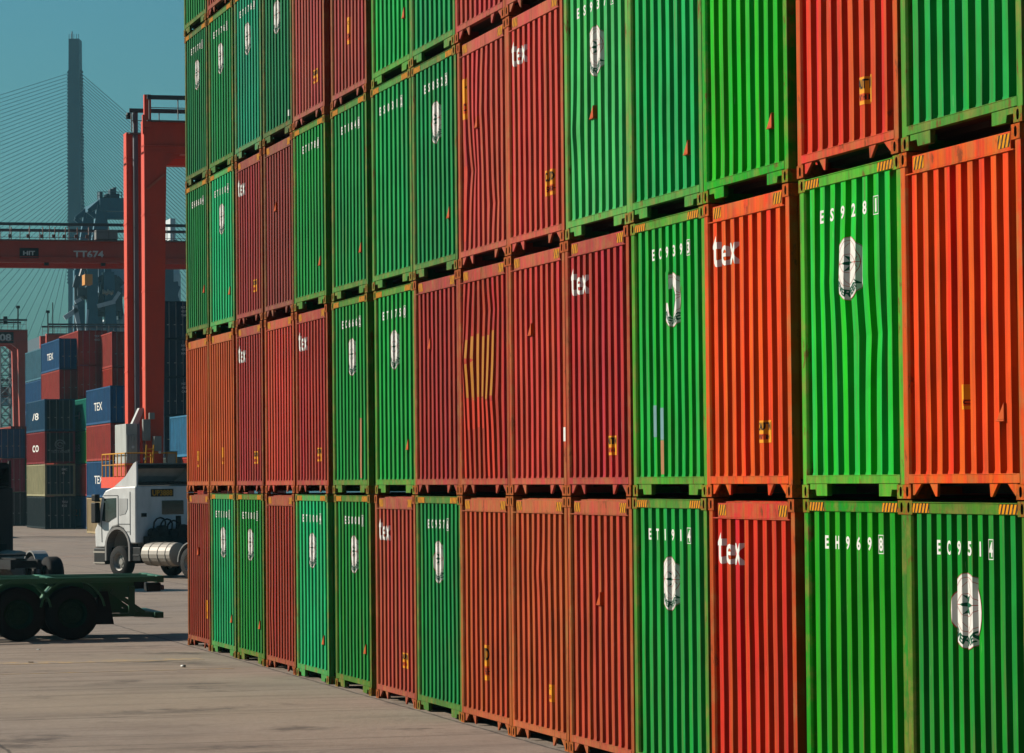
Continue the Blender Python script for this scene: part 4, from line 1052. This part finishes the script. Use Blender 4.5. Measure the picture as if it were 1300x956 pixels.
def trailer():
    G = (.02, .13, .055, 1); G2 = (.03, .18, .08, 1)
    D = 65.5; rear = ground_at(194, D); rt = root('skeletal_trailer', 'dark green skeletal container trailer with two rear axles, at the left foreground', 'trailer', (rear.x, rear.y, 0), R(90))
    # local: +x = towards the rear (+Y in world) ; rotate so local x -> world y
    zt = 1.24
    mb = MB()
    for y in (-.95, .05, .85): mb.box(-12.2, -.05, y, y+.1, zt-.12, zt)
    for y in (-.45, .38): mb.box(-12.0, -.6, y, y+.13, zt-.42, zt-.125)
    inst('main_beam', mb.mesh('main_beam', OBJC, bevel=.01), rt, G)
    mb = MB()
    for x in (-.12, -2.3, -4.4, -6.4, -8.4, -10.4, -12.2): mb.box(x, x+.14, -1.2, 1.2, zt-.13, zt+.004)
    inst('crossmember', mb.mesh('crossmember', OBJC, bevel=.01), rt, G2)
    mb = MB(); mb.box(-12.1, -.1, -1.22, -1.14, zt-.11, zt-.01); mb.box(-12.1, -.1, 1.14, 1.22, zt-.11, zt-.01); inst('side_rail', mb.mesh('side_rail', OBJC), rt, G2)
    # rear under-run bumper with struts
    mb = MB(); mb.box(-.16, .02, -1.15, 1.15, .40, .52); inst('rear_bumper', mb.mesh('rear_bumper', OBJC, bevel=.01), rt, G)
    mb = MB()
    for y in (-1.0, .95):
        mb.bar((-.6, y, zt-.2), (-.6, y, .5), .12); mb.bar((-.55, y, .48), (-.05, y, .46), .12, .1)
        mb.bar((-1.0, y, .95), (-.35, y, .50), .09); mb.bar((-1.5, y, .9), (-1.05, y, .46), .09); mb.bar((-1.2, y, .47), (-.1, y, .47), .09, .07); mb.bar((-1.18, y, 1.0), (-1.18, y, .5), .11)
    mb.box(-1.05, -.72, -.5, .5, .52, 1.0); mb.box(-1.55, -.55, -.99, -.93, .82, 1.12); mb.box(-1.55, -.55, .93, .99, .82, 1.12)
    inst('rear_strut', mb.mesh('rear_strut', OBJC), rt, G)
    for y in (-1.08, .68):
        mb = MB(); mb.box(-.30, -.02, y, y+.4, .93, 1.1); inst('lamp_box', mb.mesh('lamp_box', DARK, bevel=.015), rt)
        mb = MB(); mb.lathe([(0, 0), (.055, 0), (.05, .03), (0, .04)], 12, 'x', (.02, y+.1, 1.0)); mb.lathe([(0, 0), (.055, 0), (.05, .03), (0, .04)], 12, 'x', (.02, y+.3, 1.0)); 
        inst('tail_lamp', mb.mesh('tail_lamp', LENS), rt)
    for i, x in enumerate((-1.80, -2.86)):
        for sd in (-1, 1):
            wheel_part('wheel', rt, (x, sd*.98, .53), .53, .42, sd, flat_mat('hub_green', (.01, .05, .025), .6) if (i, sd) == (0, -1) else bpy.data.materials['hub_green'])
            n = 13; ro, ri = .66, .62
            arc = [(x+ro*math.cos(R(a)), .55+ro*math.sin(R(a))) for a in [10+i_*160/(n-1) for i_ in range(n)]]+[(x+ri*math.cos(R(a)), .55+ri*math.sin(R(a))) for a in [170-i_*160/(n-1) for i_ in range(n)]]
            mb = MB(); mb.prism(arc, sd*.72, sd*1.24, 'y'); inst('fender', mb.mesh('fender', OBJC), rt, G2)
        mb = MB(); mb.tube((x, -.95, .53), (x, .95, .53), .08, 10); mb.box(x-.35, x+.35, -.48, -.40, .62, .72); mb.box(x-.35, x+.35, .40, .48, .62, .72); inst('axle', mb.mesh('axle', DARK), rt)
    for sd in (-1, 1):
        mb = MB(); mb.prism([(-1.28, .95), (-1.10, .95), (-.98, .30), (-1.35, .30)], sd*.74, sd*1.2, 'y'); inst('mud_flap', mb.mesh('mud_flap', RUBBER), rt)
        mb = MB(); mb.box(-9.7, -9.55, sd*.8-.07, sd*.8+.07, .15, 1.1); mb.box(-9.8, -9.45, sd*.8-.14, sd*.8+.14, .01, .15); inst('landing_leg', mb.mesh('landing_leg', DARK), rt)
    mb = MB(); mb.lathe([(0, -.02), (.09, -.02), (.11, .03), (.05, .1), (0, .1)], 14, 'x', (-3.55, -1.22, .95)); inst('side_lamp', mb.mesh('side_lamp', CHROME), rt)
trailer()

# ------------------------------------------------------------------ light, sky, air
SUN = Vector((-.50, -.72, .48)).normalized()
el = math.asin(SUN.z); az = math.atan2(SUN.x, SUN.y)
sl = bpy.data.lights.new('sun', 'SUN'); sl.energy = 5.0; sl.angle = R(.53); sl.color = (1.0, .93, .82)
so = bpy.data.objects.new('sun', sl); col.objects.link(so); so.rotation_euler = SUN.to_track_quat('Z', 'Y').to_euler()
w = bpy.data.worlds.new('World'); scn.world = w; w.use_nodes = True; nt = w.node_tree
bg = nt.nodes['Background']; sky = nt.nodes.new('ShaderNodeTexSky'); sky.sky_type = 'NISHITA'; sky.sun_disc = False
sky.sun_elevation = el; sky.sun_rotation = az; sky.air_density = 1.6; sky.dust_density = 2.2; sky.ozone_density = 2.5
mx = nt.nodes.new('ShaderNodeMix'); mx.data_type = 'RGBA'; mx.blend_type = 'MULTIPLY'; mx.inputs[0].default_value = 1
nt.links.new(sky.outputs[0], mx.inputs[6]); mx.inputs[7].default_value = (.20, .58, .82, 1)
nt.links.new(mx.outputs[2], bg.inputs['Color']); bg.inputs['Strength'].default_value = .05
if USE_HAZE:
    mb = MB(); mb.box(-2200, 150, -900, 1300, -6, 230)
    ma = bpy.data.materials.new('haze_air'); ma.use_nodes = True; nt = ma.node_tree; nt.nodes.remove(nt.nodes['Principled BSDF'])
    pv = nt.nodes.new('ShaderNodeVolumePrincipled'); pv.inputs['Color'].default_value = (.40, .85, 1, 1); pv.inputs['Density'].default_value = .00007; pv.inputs['Anisotropy'].default_value = .2
    nt.links.new(pv.outputs[0], nt.nodes['Material Output'].inputs['Volume'])
    struct('haze', mb.mesh('haze', ma), 'stuff')
for o in bpy.data.objects:
    if '_c' in o: del o['_c']
    for m_ in ([] ): pass
# raised exposure with one tone scale darkening all surface colours, to deepen the shade
K = .555
for ma in bpy.data.materials:
    if ma.name == 'haze_air' or not ma.use_nodes or 'Principled BSDF' not in ma.node_tree.nodes: continue
    nt = ma.node_tree; b = nt.nodes['Principled BSDF'].inputs['Base Color']
    if b.links:
        src = b.links[0].from_socket; nt.links.new(mixc(nt, 1.0, src, (K, K, K, 1), 'MULTIPLY'), b)
    else:
        c = b.default_value; b.default_value = (c[0]*K, c[1]*K, c[2]*K, 1)
scn.render.engine = 'CYCLES'; scn.cycles.diffuse_bounces = 1; scn.cycles.max_bounces = 4
scn.view_settings.view_transform = 'Standard'; scn.view_settings.look = 'None'; scn.view_settings.exposure = .85; scn.view_settings.gamma = 1
